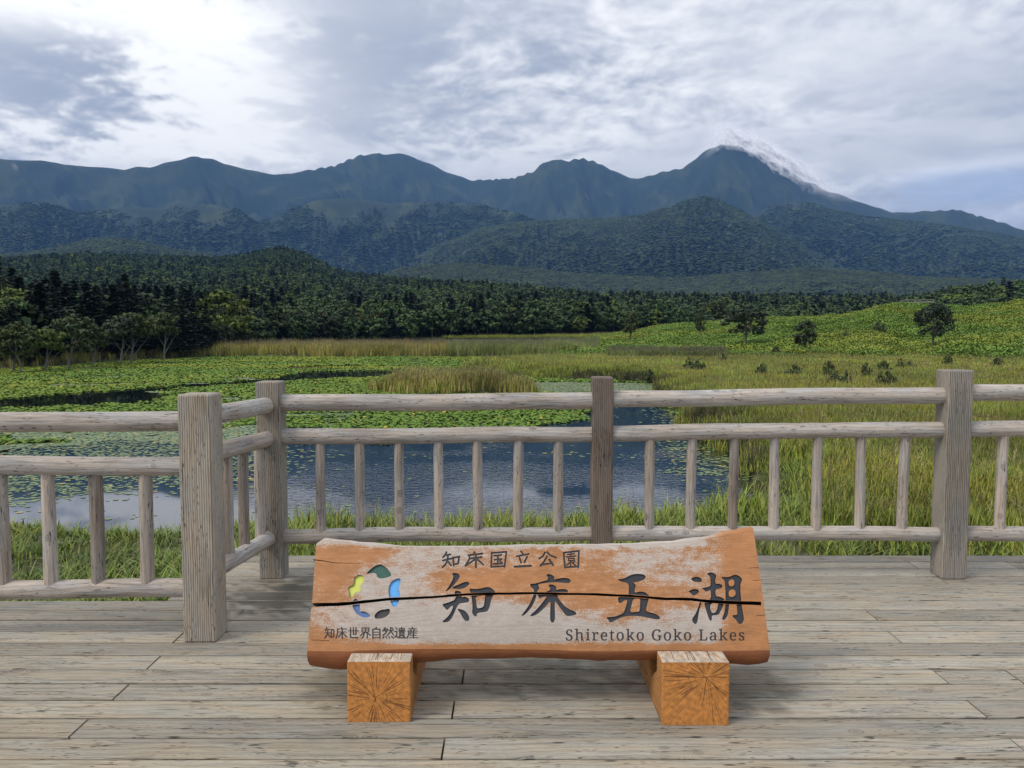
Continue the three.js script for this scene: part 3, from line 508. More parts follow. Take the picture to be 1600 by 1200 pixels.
// ---------------------------------------------------------------- weathered wood
function grainTexture(seed, W, H, metresU, metresV, knots, look) {
  const r = mulberry(seed), na = createNoise2D(mulberry(seed + 1)), nb = createNoise2D(mulberry(seed + 2)), col = new Uint8Array(W * H * 4), hgt = new Uint8Array(W * H * 4);
  const K = Array.from({ length: knots }, () => ({ u: r() * metresU, v: r() * metresV, a: (0.006 + 0.012 * r()) * (look.knotSize ?? 1), s: r() < 0.5 ? -1 : 1 }));
  for (let j = 0; j < H; j++) for (let i = 0; i < W; i++) {
    const u = i / W * metresU, v = j / H * metresV; let ph = v, dark = 0, ring = 0;
    for (const k of K) { const du = (u - k.u) / (k.a * 4.2), dv = (v - k.v) / (k.a * 1.0); if (Math.abs(du) > 3 || Math.abs(dv) > 5) continue; const e = Math.exp(-du * du), q = Math.hypot((u - k.u) / (k.a * 1.35), dv / 0.95);
      ph += k.a * 0.9 * e * Math.tanh(dv * 1.2) * Math.exp(-Math.abs(dv) * 0.35) * -1; if (q < 1) { dark = Math.max(dark, (0.28 + 0.5 * sstep(0.75, 0.95, q) + 0.35 * sstep(0.3, 0.1, q)) * sstep(1, 0.9, q) * 0.8); ring += Math.sin(q * 15) * 0.5 * (1 - q); } }
    const wv = look.wave ?? 1, warp = wv * (0.012 * na(u * 1.3, v * 5) + 0.004 * na(u * 5, v * 12));
    const rings = Math.sin((ph + warp) * look.rings * 6.283 + 1.5 * wv * na(u * 0.6, v * 9)), late = Math.pow(Math.max(0, rings * 0.5 + 0.5), 3);
    const fine = nb(u * 9, v * 620), fibre = nb(u * 26 + 7, v * 1500), patch = na(u * 1.6 + 30, v * 7) * 0.6 + nb(u * 6, v * 26) * 0.4;
    const crack = sstep(0.72, 0.86, nb(u * 2.2 + 90, v * 190)) * sstep(0.1, 0.5, na(u * 2.5 - 40, v * 30)), speck = sstep(0.86, 0.95, nb(u * 110, v * 300));
    const lv = nb(u * 0.9 + 3, (ph + warp * 0.5) * 46), lines = (1 - sstep(0.02, 0.10, Math.abs(lv))) * sstep(-0.35, 0.25, na(u * 1.7, v * 21)), fleck = sstep(0.66, 0.80, nb(u * 14 + 2, v * 85)) * sstep(-0.2, 0.4, na(u * 3 + 6, v * 9));
    let t = 0.76 + look.patch * patch + 0.06 * fine + 0.035 * fibre - look.lines * lines - 0.36 * fleck - look.late * late - 0.30 * crack - 0.16 * speck - dark * 0.42 * (look.knot ?? 1) + ring * 0.12;
    const stain = sstep(0.25, 0.7, na(u * 1.1 - 9, v * 4 + 70) + 0.5 * nb(u * 4, v * 90)) * look.stain; t -= 0.2 * stain;
    t = clamp(t, 0.08, 1); const warm = 0.02 * na(u * 2 + 5, v * 11), o = (j * W + i) * 4;
    col.set([255 * clamp(t * look.tint[0] + warm, 0, 1), 255 * clamp(t * look.tint[1], 0, 1), 255 * clamp(t * look.tint[2] - warm, 0, 1), 255], o);
    const hh = clamp(170 + 28 * fine + 16 * fibre - look.groove * late - 150 * crack - 60 * speck - 90 * lines * look.lines * 4 - 70 * fleck - dark * 30 + ring * 40, 0, 255); hgt.set([hh, hh, hh, 255], o);
  }
  const mk = (d, srgb) => { const t = new THREE.DataTexture(d, W, H); t.wrapS = t.wrapT = THREE.MirroredRepeatWrapping; t.magFilter = THREE.LinearFilter; if (srgb) t.colorSpace = THREE.SRGBColorSpace; t.repeat.set(1 / metresU, 1 / metresV); t.needsUpdate = true; return t; };
  return { map: mk(col, true), bump: mk(hgt, false) };
}
const deckTex = grainTexture(301, 2048, 1024, 3.2, 1.2, 46, { patch: 0.035, lines: 0.30, rings: 30, late: 0.06, stain: 0.22, tint: [1.0, 0.96, 0.89], groove: 40, knot: 0.6, knotSize: 1.5 });
const logTex = grainTexture(907, 2048, 512, 2.4, 0.6, 16, { patch: 0.06, lines: 0.16, rings: 36, late: 0.07, stain: 0.4, tint: [0.98, 0.945, 0.91], groove: 60 });
const postTex = grainTexture(511, 1024, 512, 1.4, 0.7, 5, { patch: 0.05, lines: 0.12, wave: 0.3, rings: 92, late: 0.22, stain: 0.4, tint: [0.97, 0.935, 0.885], groove: 90 });
const woodMat = (t, color, bumpScale) => std({ map: t.map, bumpMap: t.bump, bumpScale, color, roughness: 0.9 });

// ---------------------------------------------------------------- deck of planks
// mould growth by the corner post, and darker patches under the sign; ragged edges
const darkSpots = [[-1.30, -4.42, 0.42, 0.30, 0.62], [-0.95, -4.72, 0.5, 0.10, 0.45], [0.12, -3.42, 0.52, 0.26, 0.42], [-0.72, -3.3, 0.2, 0.2, 0.4], [1.0, -3.3, 0.22, 0.26, 0.45], [-1.52, -4.0, 0.10, 0.14, 0.5]];
function darkAt(x, z) { let m = 1; for (const [cx, cz, rx, rz, k] of darkSpots) { const d = Math.hypot((x - cx) / rx, (z - cz) / rz) + 0.42 * n2(x * 5 + cx, z * 16) + 0.3 * n2(x * 19, z * 40); m = Math.min(m, 1 - k * sstep(1.0, 0.55, d)); } return m; }
function plankGeo(x0, x1, z0, z1, top, thick, ou, ov) {
  const cuts = [x0, x1]; for (const [cx, cz, rx, rz] of darkSpots) if (Math.abs((z0 + z1) / 2 - cz) < rz * 1.5) for (let x = cx - rx * 1.5; x < cx + rx * 1.5; x += 0.045) if (x > x0 + 0.01 && x < x1 - 0.01) cuts.push(x);
  cuts.sort((a, b) => a - b);
  const c = 0.0025, prof = [[z0, top - thick], [z0, top - c], [z0 + c, top], [z1 - c, top], [z1, top - c], [z1, top - thick]], p = [], uv = [], n = prof.length;
  const quad = (A, B, C, D, ua, ub, va, vb) => { p.push(...A, ...B, ...C, ...A, ...C, ...D); uv.push(ua, va, ub, va, ub, vb, ua, va, ub, vb, ua, vb); };
  let v = 0;
  for (let i = 0; i < n; i++) { const [za, ya] = prof[i], [zb, yb] = prof[(i + 1) % n], len = Math.hypot(za - zb, ya - yb); if (i === 2) for (let m = 0; m < cuts.length - 1; m++) for (let h = 0; h < (cuts.length > 2 ? 3 : 1); h++) { const H = cuts.length > 2 ? 3 : 1, f0 = h / H, f1 = (h + 1) / H, q0 = lerp(za, zb, f0), q1 = lerp(za, zb, f1); quad([cuts[m], ya, q0], [cuts[m + 1], ya, q0], [cuts[m + 1], yb, q1], [cuts[m], yb, q1], cuts[m] + ou, cuts[m + 1] + ou, ov + v + len * f0, ov + v + len * f1); }
    else quad([x0, ya, za], [x1, ya, za], [x1, yb, zb], [x0, yb, zb], x0 + ou, x1 + ou, ov + v, ov + v + len); v += len; }
  for (const [x, s] of [[x0, -1], [x1, 1]]) for (let i = 1; i + 1 < n; i++) { const t = [prof[0], prof[i], prof[i + 1]]; if (s > 0) t.reverse(); for (const [z, y] of t) { p.push(x, y, z); uv.push(ou + y, ov + z); } }
  const g = new THREE.BufferGeometry(); g.setAttribute('position', new THREE.Float32BufferAttribute(p, 3)); g.setAttribute('uv', new THREE.Float32BufferAttribute(uv, 2)); const cl = []; for (let i = 0; i < p.length; i += 3) { const m = cuts.length > 2 ? darkAt(p[i], p[i + 2]) : 1; cl.push(m, m, m * (m < 1 ? 0.97 : 1)); } g.setAttribute('color', new THREE.Float32BufferAttribute(cl, 3)); g.computeVertexNormals(); return g;
}
const farEdge = onLevel(1400, 868, 0).z, leftEdge = onLevel(100, 943, 0).z, leftX = -1.93;
{
  const deck = new THREE.Group(); deck.name = 'boardwalk_deck'; structure(deck, 'weathered plank viewing deck'); scene.add(deck);
  const tones = [[0.67, 0.65, 0.605], [0.80, 0.78, 0.73], [0.58, 0.57, 0.54], [0.73, 0.715, 0.675], [0.65, 0.62, 0.56], [0.75, 0.72, 0.65]].map((c) => { const m = woodMat(deckTex, rgb(...c), 0.0035); m.vertexColors = true; return m; });
  const pitch = 0.1505, gap = 0.011;
  // butt joints seen in the planks: [picture x, picture y]
  const joints = [[122, 1138], [185, 1085], [238, 1037], [280, 995], [691, 1178], [707, 1116], [723, 1062], [1578, 1155], [1512, 1096], [1456, 1046], [1409, 1004], [1592, 1062], [1428, 884], [1590, 887], [1370, 968], [1470, 905]].map(([a, b]) => onLevel(a, b, 0));
  for (let z = farEdge, k = 0; z < 1.5; z += pitch, k++) {
    const zc = z + pitch / 2, beyond = zc < leftEdge, xs = beyond ? [leftX] : [-5.2];
    for (const j of joints) if (Math.abs(j.z - zc) < pitch / 2) xs.push(j.x);
    if (xs.length === 1) { const s = R(0, 2); for (let x = -3.4 + s; x < 5; x += 3.9) { const [px, py] = seen(x, 0, zc); if (zc > -2.6 || px < 0 || px > 1600 || rnd() < 0.12) if (x > xs[0] + 0.5) xs.push(x); } }
    xs.push(6.2); xs.sort((a, b) => a - b);
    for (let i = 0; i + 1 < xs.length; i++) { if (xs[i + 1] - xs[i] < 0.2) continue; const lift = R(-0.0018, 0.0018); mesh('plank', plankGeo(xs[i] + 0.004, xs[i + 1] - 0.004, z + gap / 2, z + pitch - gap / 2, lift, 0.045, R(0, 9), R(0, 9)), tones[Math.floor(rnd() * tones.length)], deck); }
  }
  const under = woodMat(logTex, rgb(0.42, 0.39, 0.35), 0.002);
  for (const x of [-4.6, -3.2, -1.75, -0.4, 1.0, 2.4, 3.8, 5.2]) { const zf = x < leftX ? leftEdge : farEdge; mesh('joist', new THREE.BoxGeometry(0.09, 0.16, 1.4 - zf).translate(x, -0.13, (zf + 0.06 + 1.4) / 2), under, deck); for (const z of [zf + 0.5, -0.5]) mesh('support_post', new THREE.BoxGeometry(0.2, 3.2, 0.2).translate(x, -1.81, z), under, deck); }
}

// ---------------------------------------------------------------- log railing
function logGeo(a, b, r0, r1, ou, ov, sides = 16, segs = 12) {
  const dir = new THREE.Vector3().subVectors(b, a), len = dir.length(); dir.normalize(); const up = Math.abs(dir.y) > 0.9 ? V(0, 0, 1) : V(0, 1, 0), e1 = new THREE.Vector3().crossVectors(dir, up).normalize(), e2 = new THREE.Vector3().crossVectors(e1, dir).normalize(), p = [], uv = [], idx = [], nrm = [], s = R(0, 99);
  for (let i = 0; i <= segs; i++) for (let j = 0; j <= sides; j++) {
    const u = i / segs, t = j / sides * 6.28318, jj = j % sides / sides * 6.28318, r = lerp(r0, r1, u) * (1 + 0.022 * n3(Math.cos(jj) * 0.8 + s, Math.sin(jj) * 0.8, u * len * 1.6) + 0.02 * n2(u * len * 1.3, s)), c = Math.cos(t), q = Math.sin(t), bow = 0.007 * n2(u * len * 0.7 + s, 4);
    p.push(a.x + dir.x * u * len + (e1.x * c + e2.x * q) * r + e2.x * bow, a.y + dir.y * u * len + (e1.y * c + e2.y * q) * r + e2.y * bow, a.z + dir.z * u * len + (e1.z * c + e2.z * q) * r + e2.z * bow);
    nrm.push(e1.x * c + e2.x * q, e1.y * c + e2.y * q, e1.z * c + e2.z * q); uv.push(ou + u * len, ov + t * r0);
  }
  const A = sides + 1; for (let i = 0; i < segs; i++) for (let j = 0; j < sides; j++) { const k = i * A + j; idx.push(k, k + A, k + 1, k + 1, k + A, k + A + 1); }
  for (const [row, sgn] of [[0, -1], [segs, 1]]) { const base = p.length / 3, m = row ? b : a; p.push(m.x, m.y, m.z); nrm.push(dir.x * sgn, dir.y * sgn, dir.z * sgn); uv.push(ou, ov); for (let j = 0; j <= sides; j++) { const k = (row * A + j) * 3; p.push(p[k], p[k + 1], p[k + 2]); nrm.push(dir.x * sgn, dir.y * sgn, dir.z * sgn); uv.push(ou + 0.02 * Math.cos(j), ov + 0.02 * Math.sin(j)); } for (let j = 0; j < sides; j++) sgn < 0 ? idx.push(base, base + 2 + j, base + 1 + j) : idx.push(base, base + 1 + j, base + 2 + j); }
  const g = new THREE.BufferGeometry(); g.setAttribute('position', new THREE.Float32BufferAttribute(p, 3)); g.setAttribute('normal', new THREE.Float32BufferAttribute(nrm, 3)); g.setAttribute('uv', new THREE.Float32BufferAttribute(uv, 2)); g.setIndex(idx); return g;
}
function chamferBox(w, h, d, axis, c, ou, ov) {          // a squared timber with eased edges, grain along axis 'x', 'y' or 'z'; centred
  const [a, b, L] = axis === 'y' ? [w, d, h] : axis === 'x' ? [d, h, w] : [w, h, d], s = new THREE.Shape([[-a / 2 + c, -b / 2], [a / 2 - c, -b / 2], [a / 2, -b / 2 + c], [a / 2, b / 2 - c], [a / 2 - c, b / 2], [-a / 2 + c, b / 2], [-a / 2, b / 2 - c], [-a / 2, -b / 2 + c]].map(([x, y]) => new THREE.Vector2(x, y)));
  let g = new THREE.ExtrudeGeometry(s, { depth: L - 2 * c, bevelEnabled: true, bevelThickness: c, bevelSize: 0.0001 + c * 0.8, bevelOffset: -c * 0.8, bevelSegments: 1 }).translate(0, 0, -L / 2 + c);
  if (axis === 'y') g.rotateX(-Math.PI / 2); if (axis === 'x') g.rotateY(Math.PI / 2);
  g = g.index ? g.toNonIndexed() : g; g.deleteAttribute('normal'); g.computeVertexNormals();
  const p = g.attributes.position, n = g.attributes.normal, uv = g.attributes.uv, I = 'xyz'.indexOf(axis);
  for (let i = 0; i < p.count; i++) { const q = [p.getX(i), p.getY(i), p.getZ(i)], m = [Math.abs(n.getX(i)), Math.abs(n.getY(i)), Math.abs(n.getZ(i))], o = [0, 1, 2].filter((k) => k !== I), side = m[o[0]] > m[o[1]] ? o[1] : o[0]; if (m[I] > 0.9) uv.setXY(i, q[o[0]] + ou, q[o[1]] + ov); else uv.setXY(i, q[I] + ou, q[side] + ov + (side === o[0] ? 0 : 0.3)); }
  return g;
}
{
  const fence = thing('log_railing', 'weathered grey log railing with square posts around the deck', 'railing');
  const postMats = [woodMat(postTex, rgb(0.92, 0.875, 0.80), 0.004), woodMat(postTex, rgb(0.74, 0.71, 0.66), 0.004), woodMat(postTex, rgb(0.44, 0.37, 0.33), 0.004), woodMat(postTex, rgb(0.74, 0.715, 0.675), 0.004)];
  const logMats = [[0.90, 0.875, 0.845], [0.97, 0.95, 0.92], [0.80, 0.78, 0.75], [0.88, 0.845, 0.80]].map((c) => woodMat(logTex, rgb(...c), 0.003)), barMats = [[0.84, 0.80, 0.75], [0.98, 0.94, 0.89], [0.58, 0.53, 0.48], [0.78, 0.73, 0.67]].map((c) => woodMat(logTex, rgb(...c), 0.003));
  const zA = onLevel(322, 1004, 0).z - 0.08, zB = onLevel(430, 905, 0).z - 0.07, H = (px, py, z) => atDepth(px, py, z).y;
  const A = V(atDepth(317, 800, zA).x, H(313, 614, zA), zA), Bp = V(atDepth(427, 800, zB).x, H(423, 595, zB), zB), C = V(atDepth(940, 700, zB).x, H(940, 588, zB), zB), D = V(atDepth(1488, 700, zB).x, H(1490, 577, zB), zB), E = V(D.x + 2.25, D.y, zB), Z = V(A.x - 2.2, A.y, zA);
  const post = (q, w, m) => { const h = q.y + 0.0; mesh('post', chamferBox(w, h, w, 'y', 0.008, R(0, 5), R(0, 5)).translate(q.x, h / 2 - 0.002, q.z), m, fence); };
  post(A, 0.158, postMats[0]); post(Bp, 0.142, postMats[1]); post(C, 0.126, postMats[2]); post(D, 0.150, postMats[3]); post(E, 0.150, postMats[1]); post(Z, 0.150, postMats[0]);
  const rail = (name, a, b, r, m) => mesh(name, logGeo(a, b, r, r * R(0.94, 1), R(0, 9), R(0, 9)), logMats[m], fence);
  const y = (px, py, z) => H(px, py, z);
  // heights of the three rails at each post
  const lv = { Z: [y(0, 661, zA), y(0, 728, zA), y(0, 922, zA)], A: [y(290, 659, zA), y(290, 727, zA), y(290, 919, zA)], A2: [y(344, 652, zA), y(345, 713, zA), y(350, 899, zA)], B: [y(443, 629, zB), y(443, 682, zB), y(443, 838, zB)], B2: [y(418, 634, zB), y(422, 684, zB), y(426, 838, zB)], C: [y(925, 626, zB), y(925, 678, zB), y(925, 833, zB)], C2: [y(957, 623, zB), y(957, 677, zB), y(957, 833, zB)], D: [y(1470, 618, zB), y(1470, 671, zB), y(1465, 835, zB)], D2: [y(1515, 615, zB), y(1515, 671, zB), y(1512, 834, zB)], E: [y(1900, 612, zB), y(1900, 670, zB), y(1900, 833, zB)] };
  const NAMES = ['top_rail', 'middle_rail', 'bottom_rail'];
  for (let k = 0; k < 3; k++) {
    const r = [0.051, 0.049, 0.046][k], q = (v, key, dx = 0, dz = 0) => V(v.x + dx, lv[key][k], v.z + dz);
    rail(NAMES[k], q(Z, 'Z'), q(A, 'A'), r, [0, 0, 3][k]); rail(NAMES[k], q(A, 'A2', 0.012), q(Bp, 'B2', -0.01), r * 0.98, [1, 3, 1][k]); rail(NAMES[k], q(Bp, 'B'), q(C, 'C'), r, [0, 0, 2][k]); rail(NAMES[k], q(C, 'C2'), q(D, 'D'), r, [1, 1, 1][k]); rail(NAMES[k], q(D, 'D2'), q(E, 'E'), r, [1, 1, 0][k]);
  }
  const lvl = (ka, kb, t, k) => lerp(lv[ka][k], lv[kb][k], t);
  const bar = (x, z, ka, kb, t, r, m) => mesh('baluster', logGeo(V(x, lvl(ka, kb, t, 2) + 0.015, z + 0.004), V(x + R(-0.006, 0.006), lvl(ka, kb, t, 1) - 0.02, z), r, r * R(0.92, 1.02), R(0, 9), R(0, 9), 12, 6), barMats[m], fence);
  [[-75, 0], [5, 3], [78, 1], [152, 2], [229, 0]].forEach(([px, m]) => { const x = atDepth(px, 830, zA).x; bar(x, zA, 'Z', 'A', (x - Z.x) / (A.x - Z.x), 0.032, m); });
  [[353, 0], [378, 2], [403, 1]].forEach(([px, m]) => { const d = sight(px, 780), z = A.x / d.x * d.z; bar(A.x + 0.01, z, 'A2', 'B2', (z - zA) / (zB - zA), 0.030, m); });
  [[501, 0], [562, 0], [624, 3], [686, 1], [747, 0], [809, 0], [872, 3]].forEach(([px, m]) => { const x = atDepth(px, 760, zB).x; bar(x, zB, 'B', 'C', (x - Bp.x) / (C.x - Bp.x), 0.0305, m); });
  [[1015, 3], [1079, 0], [1145, 2], [1210, 1], [1276, 0], [1345, 1], [1411, 0]].forEach(([px, m]) => { const x = atDepth(px, 750, zB).x; bar(x, zB, 'C2', 'D', (x - C.x) / (D.x - C.x), 0.0305, m); });
  [[1564, 1], [1632, 0]].forEach(([px, m]) => { const x = atDepth(px, 750, zB).x; bar(x, zB, 'D2', 'E', (x - D.x) / (E.x - D.x), 0.0305, m); });
}
// small boardwalk shelter edge far up on the hill crest
{
  const m = std({ color: rgb(0.30, 0.29, 0.265), roughness: 0.9 }), r = 236, [x, y, z] = onGround(1432, r), o = thing('far_boardwalk', 'tiny pale boardwalk railing on the crest of the green hill', 'boardwalk', [x, y, z], -azOf(1432));
  mesh('walkway', new THREE.BoxGeometry(7.6, 0.25, 1.6).translate(0, 1.15, 0), m, o);
  mesh('handrail', new THREE.BoxGeometry(7.6, 0.1, 0.1).translate(0, 1.75, 0.7), m, o);
  for (let i = 0; i < 6; i++) mesh('post', new THREE.BoxGeometry(0.14, 2.1, 0.14).translate(-3.7 + i * 1.48, 0.75, 0.6), m, o);
}

// ---------------------------------------------------------------- the sign: a split log slab leaning on two squared blocks
const TILT = 31 * Math.PI / 180, foot = onLevel(842, 1016, 0.245);       // the face's lower edge
const slabFrame = new THREE.Matrix4().makeBasis(V(1, 0, 0), V(0, Math.cos(TILT), -Math.sin(TILT)), V(0, Math.sin(TILT), Math.cos(TILT))).setPosition(foot.x, foot.y, foot.z);
const faceN = V(0, Math.sin(TILT), Math.cos(TILT)), faceT = V(0, Math.cos(TILT), -Math.sin(TILT));
function onFace(px, py) { const d = sight(px, py), o = V(0, EYE, 0), t = foot.clone().sub(o).dot(faceN) / d.dot(faceN), q = d.multiplyScalar(t).add(o).sub(foot); return new THREE.Vector2(q.x, q.dot(faceT)); }
// glyphs: drawn as brush strokes on a small grid and traced to outlines
function trace(draw, x0, y0, x1, y1, res) {              // picture rectangle, grid cells per picture pixel -> shapes on the slab's face
  const W = Math.ceil((x1 - x0) * res) + 4, H = Math.ceil((y1 - y0) * res) + 4, cv = document.createElement('canvas'); cv.width = W; cv.height = H;
  const c = cv.getContext('2d'); c.fillStyle = '#000'; c.fillRect(0, 0, W, H); c.setTransform(res, 0, 0, res, 2 - x0 * res, 2 - y0 * res); c.fillStyle = c.strokeStyle = '#fff'; c.lineCap = 'round'; c.lineJoin = 'round'; draw(c);
  const px = c.getImageData(0, 0, W, H).data, v = (i, j) => px[(j * W + i) * 4] / 255, next = new Map(), at = new Map();
  const ek = (i, j, h) => (j * W + i) * 2 + h, T = 0.5;
  const pt = (i, j, h) => { const k = ek(i, j, h); if (!at.has(k)) { const a = v(i, j), b = h ? v(i, j + 1) : v(i + 1, j), t = (T - a) / (b - a); at.set(k, h ? [i, j + t] : [i + t, j]); } return k; };
  for (let j = 0; j + 1 < H; j++) for (let i = 0; i + 1 < W; i++) {
    const a = v(i, j) > T, b = v(i + 1, j) > T, d = v(i + 1, j + 1) > T, e = v(i, j + 1) > T, code = a | (b << 1) | (d << 2) | (e << 3); if (code === 0 || code === 15) continue;
    const top = () => pt(i, j, 0), bot = () => pt(i, j + 1, 0), lef = () => pt(i, j, 1), rig = () => pt(i + 1, j, 1);
    const seg = { 1: [[lef, top]], 2: [[top, rig]], 3: [[lef, rig]], 4: [[rig, bot]], 5: [[lef, top], [rig, bot]], 6: [[top, bot]], 7: [[lef, bot]], 8: [[bot, lef]], 9: [[bot, top]], 10: [[top, rig], [bot, lef]], 11: [[bot, rig]], 12: [[rig, lef]], 13: [[rig, top]], 14: [[top, lef]] }[code];
    for (const [f, g] of seg) next.set(f(), g());
  }
  const loops = []; while (next.size) { const s = next.keys().next().value; let k = s; const l = []; do { l.push(at.get(k)); const n = next.get(k); next.delete(k); k = n; } while (k !== undefined && k !== s); if (l.length > 5) loops.push(l); }
  const simp = (l, tol) => { const rdp = (a, b) => { let m = 0, mi = -1; const [ax, ay] = l[a], [bx, by] = l[b], L = Math.hypot(bx - ax, by - ay) || 1; for (let i = a + 1; i < b; i++) { const d = Math.abs((l[i][0] - ax) * (by - ay) - (l[i][1] - ay) * (bx - ax)) / L; if (d > m) { m = d; mi = i; } } return m > tol ? [...rdp(a, mi), ...rdp(mi, b)] : [l[a]]; }; const h = Math.floor(l.length / 2); return [...rdp(0, h), ...rdp(h, l.length - 1), l[l.length - 1]]; };
  const P2 = loops.map((l) => simp(l, 0.22).map(([i, j]) => onFace(x0 + (i - 2 + 0.5) / res, y0 + (j - 2 + 0.5) / res))).filter((l) => l.length > 3 && Math.abs(THREE.ShapeUtils.area(l)) > 2e-7);
  const A = P2.map((l) => THREE.ShapeUtils.area(l)), inside = (q, l) => { let s = false; for (let i = 0, k = l.length - 1; i < l.length; k = i++) if ((l[i].y > q.y) !== (l[k].y > q.y) && q.x < ((l[k].x - l[i].x) * (q.y - l[i].y)) / (l[k].y - l[i].y) + l[i].x) s = !s; return s; };
  const depth = P2.map((l, i) => P2.filter((m, k) => k !== i && Math.abs(A[k]) > Math.abs(A[i]) && inside(l[0], m)).length), shapes = [];
  P2.forEach((l, i) => { if (depth[i] % 2) return; const s = new THREE.Shape(A[i] > 0 ? l : [...l].reverse()); P2.forEach((h, k) => { if (depth[k] === depth[i] + 1 && inside(h[0], l)) s.holes.push(new THREE.Path(A[k] < 0 ? h : [...h].reverse())); }); shapes.push(s); });
  return shapes;
}
const crackLine = [[476, 945.5], [520, 944.5], [545, 943], [580, 939], [615, 935.5], [650, 934.5], [690, 932], [730, 928.6], [780, 927.6], [830, 927], [870, 927.6], [920, 928.2], [955, 930], [985, 931], [1010, 933], [1040, 936], [1080, 936.2], [1100, 939], [1130, 941], [1160, 942], [1204, 943.5]];
const crackWide = (x) => 3.7 + 2.2 * Math.max(0, 1 - (x - 480) / 200) + 2.0 * Math.max(0, 1 - (1196 - x) / 190) + 0.5 * n2(x / 13, 2);
function crackShape(pts, wide) { const up = [], dn = []; for (let i = 0; i + 1 < pts.length; i++) for (let k = 0; k < 3; k++) { const x = lerp(pts[i][0], pts[i + 1][0], k / 3), y = lerp(pts[i][1], pts[i + 1][1], k / 3) + 0.35 * n2(x / 9, 7), w = wide(x) / 2; up.push(onFace(x, y - w)); dn.push(onFace(x, y + w)); } const l = [...dn, ...up.reverse()]; return new THREE.Shape(THREE.ShapeUtils.area(l) > 0 ? l : l.reverse()); }
const cutCrack = (c) => { c.strokeStyle = '#000'; for (let i = 0; i + 1 < crackLine.length; i++) { c.lineWidth = crackWide(crackLine[i][0]) + 0.8; c.beginPath(); c.moveTo(...crackLine[i]); c.lineTo(...crackLine[i + 1]); c.stroke(); } c.strokeStyle = '#fff'; };
const fillPolys = (c, polys, ox, oy, k) => { for (const [pts, hole] of polys) { c.fillStyle = hole ? '#000' : '#fff'; c.beginPath(); const q = pts.map(([x, y]) => [ox + x / k, oy + y / k]), m = (a, b) => [(a[0] + b[0]) / 2, (a[1] + b[1]) / 2]; c.moveTo(...m(q[q.length - 1], q[0])); for (let i = 0; i < q.length; i++) { const e = m(q[i], q[(i + 1) % q.length]); const a = q[i]; c.quadraticCurveTo(lerp((a[0] + e[0]) / 2, a[0], 1), a[1], ...e); } c.closePath(); c.fill(); } c.fillStyle = '#fff'; };
const strokes = (c, list, ox, oy, k, w) => { for (const pts of list) { const thick = typeof pts[0] === 'number' ? pts[0] : 1, q = typeof pts[0] === 'number' ? pts.slice(1) : pts; c.lineWidth = w * thick; c.beginPath(); q.forEach(([x, y], i) => (i ? c.lineTo(ox + x / k, oy + y / k) : c.moveTo(ox + x / k, oy + y / k))); c.stroke(); } };
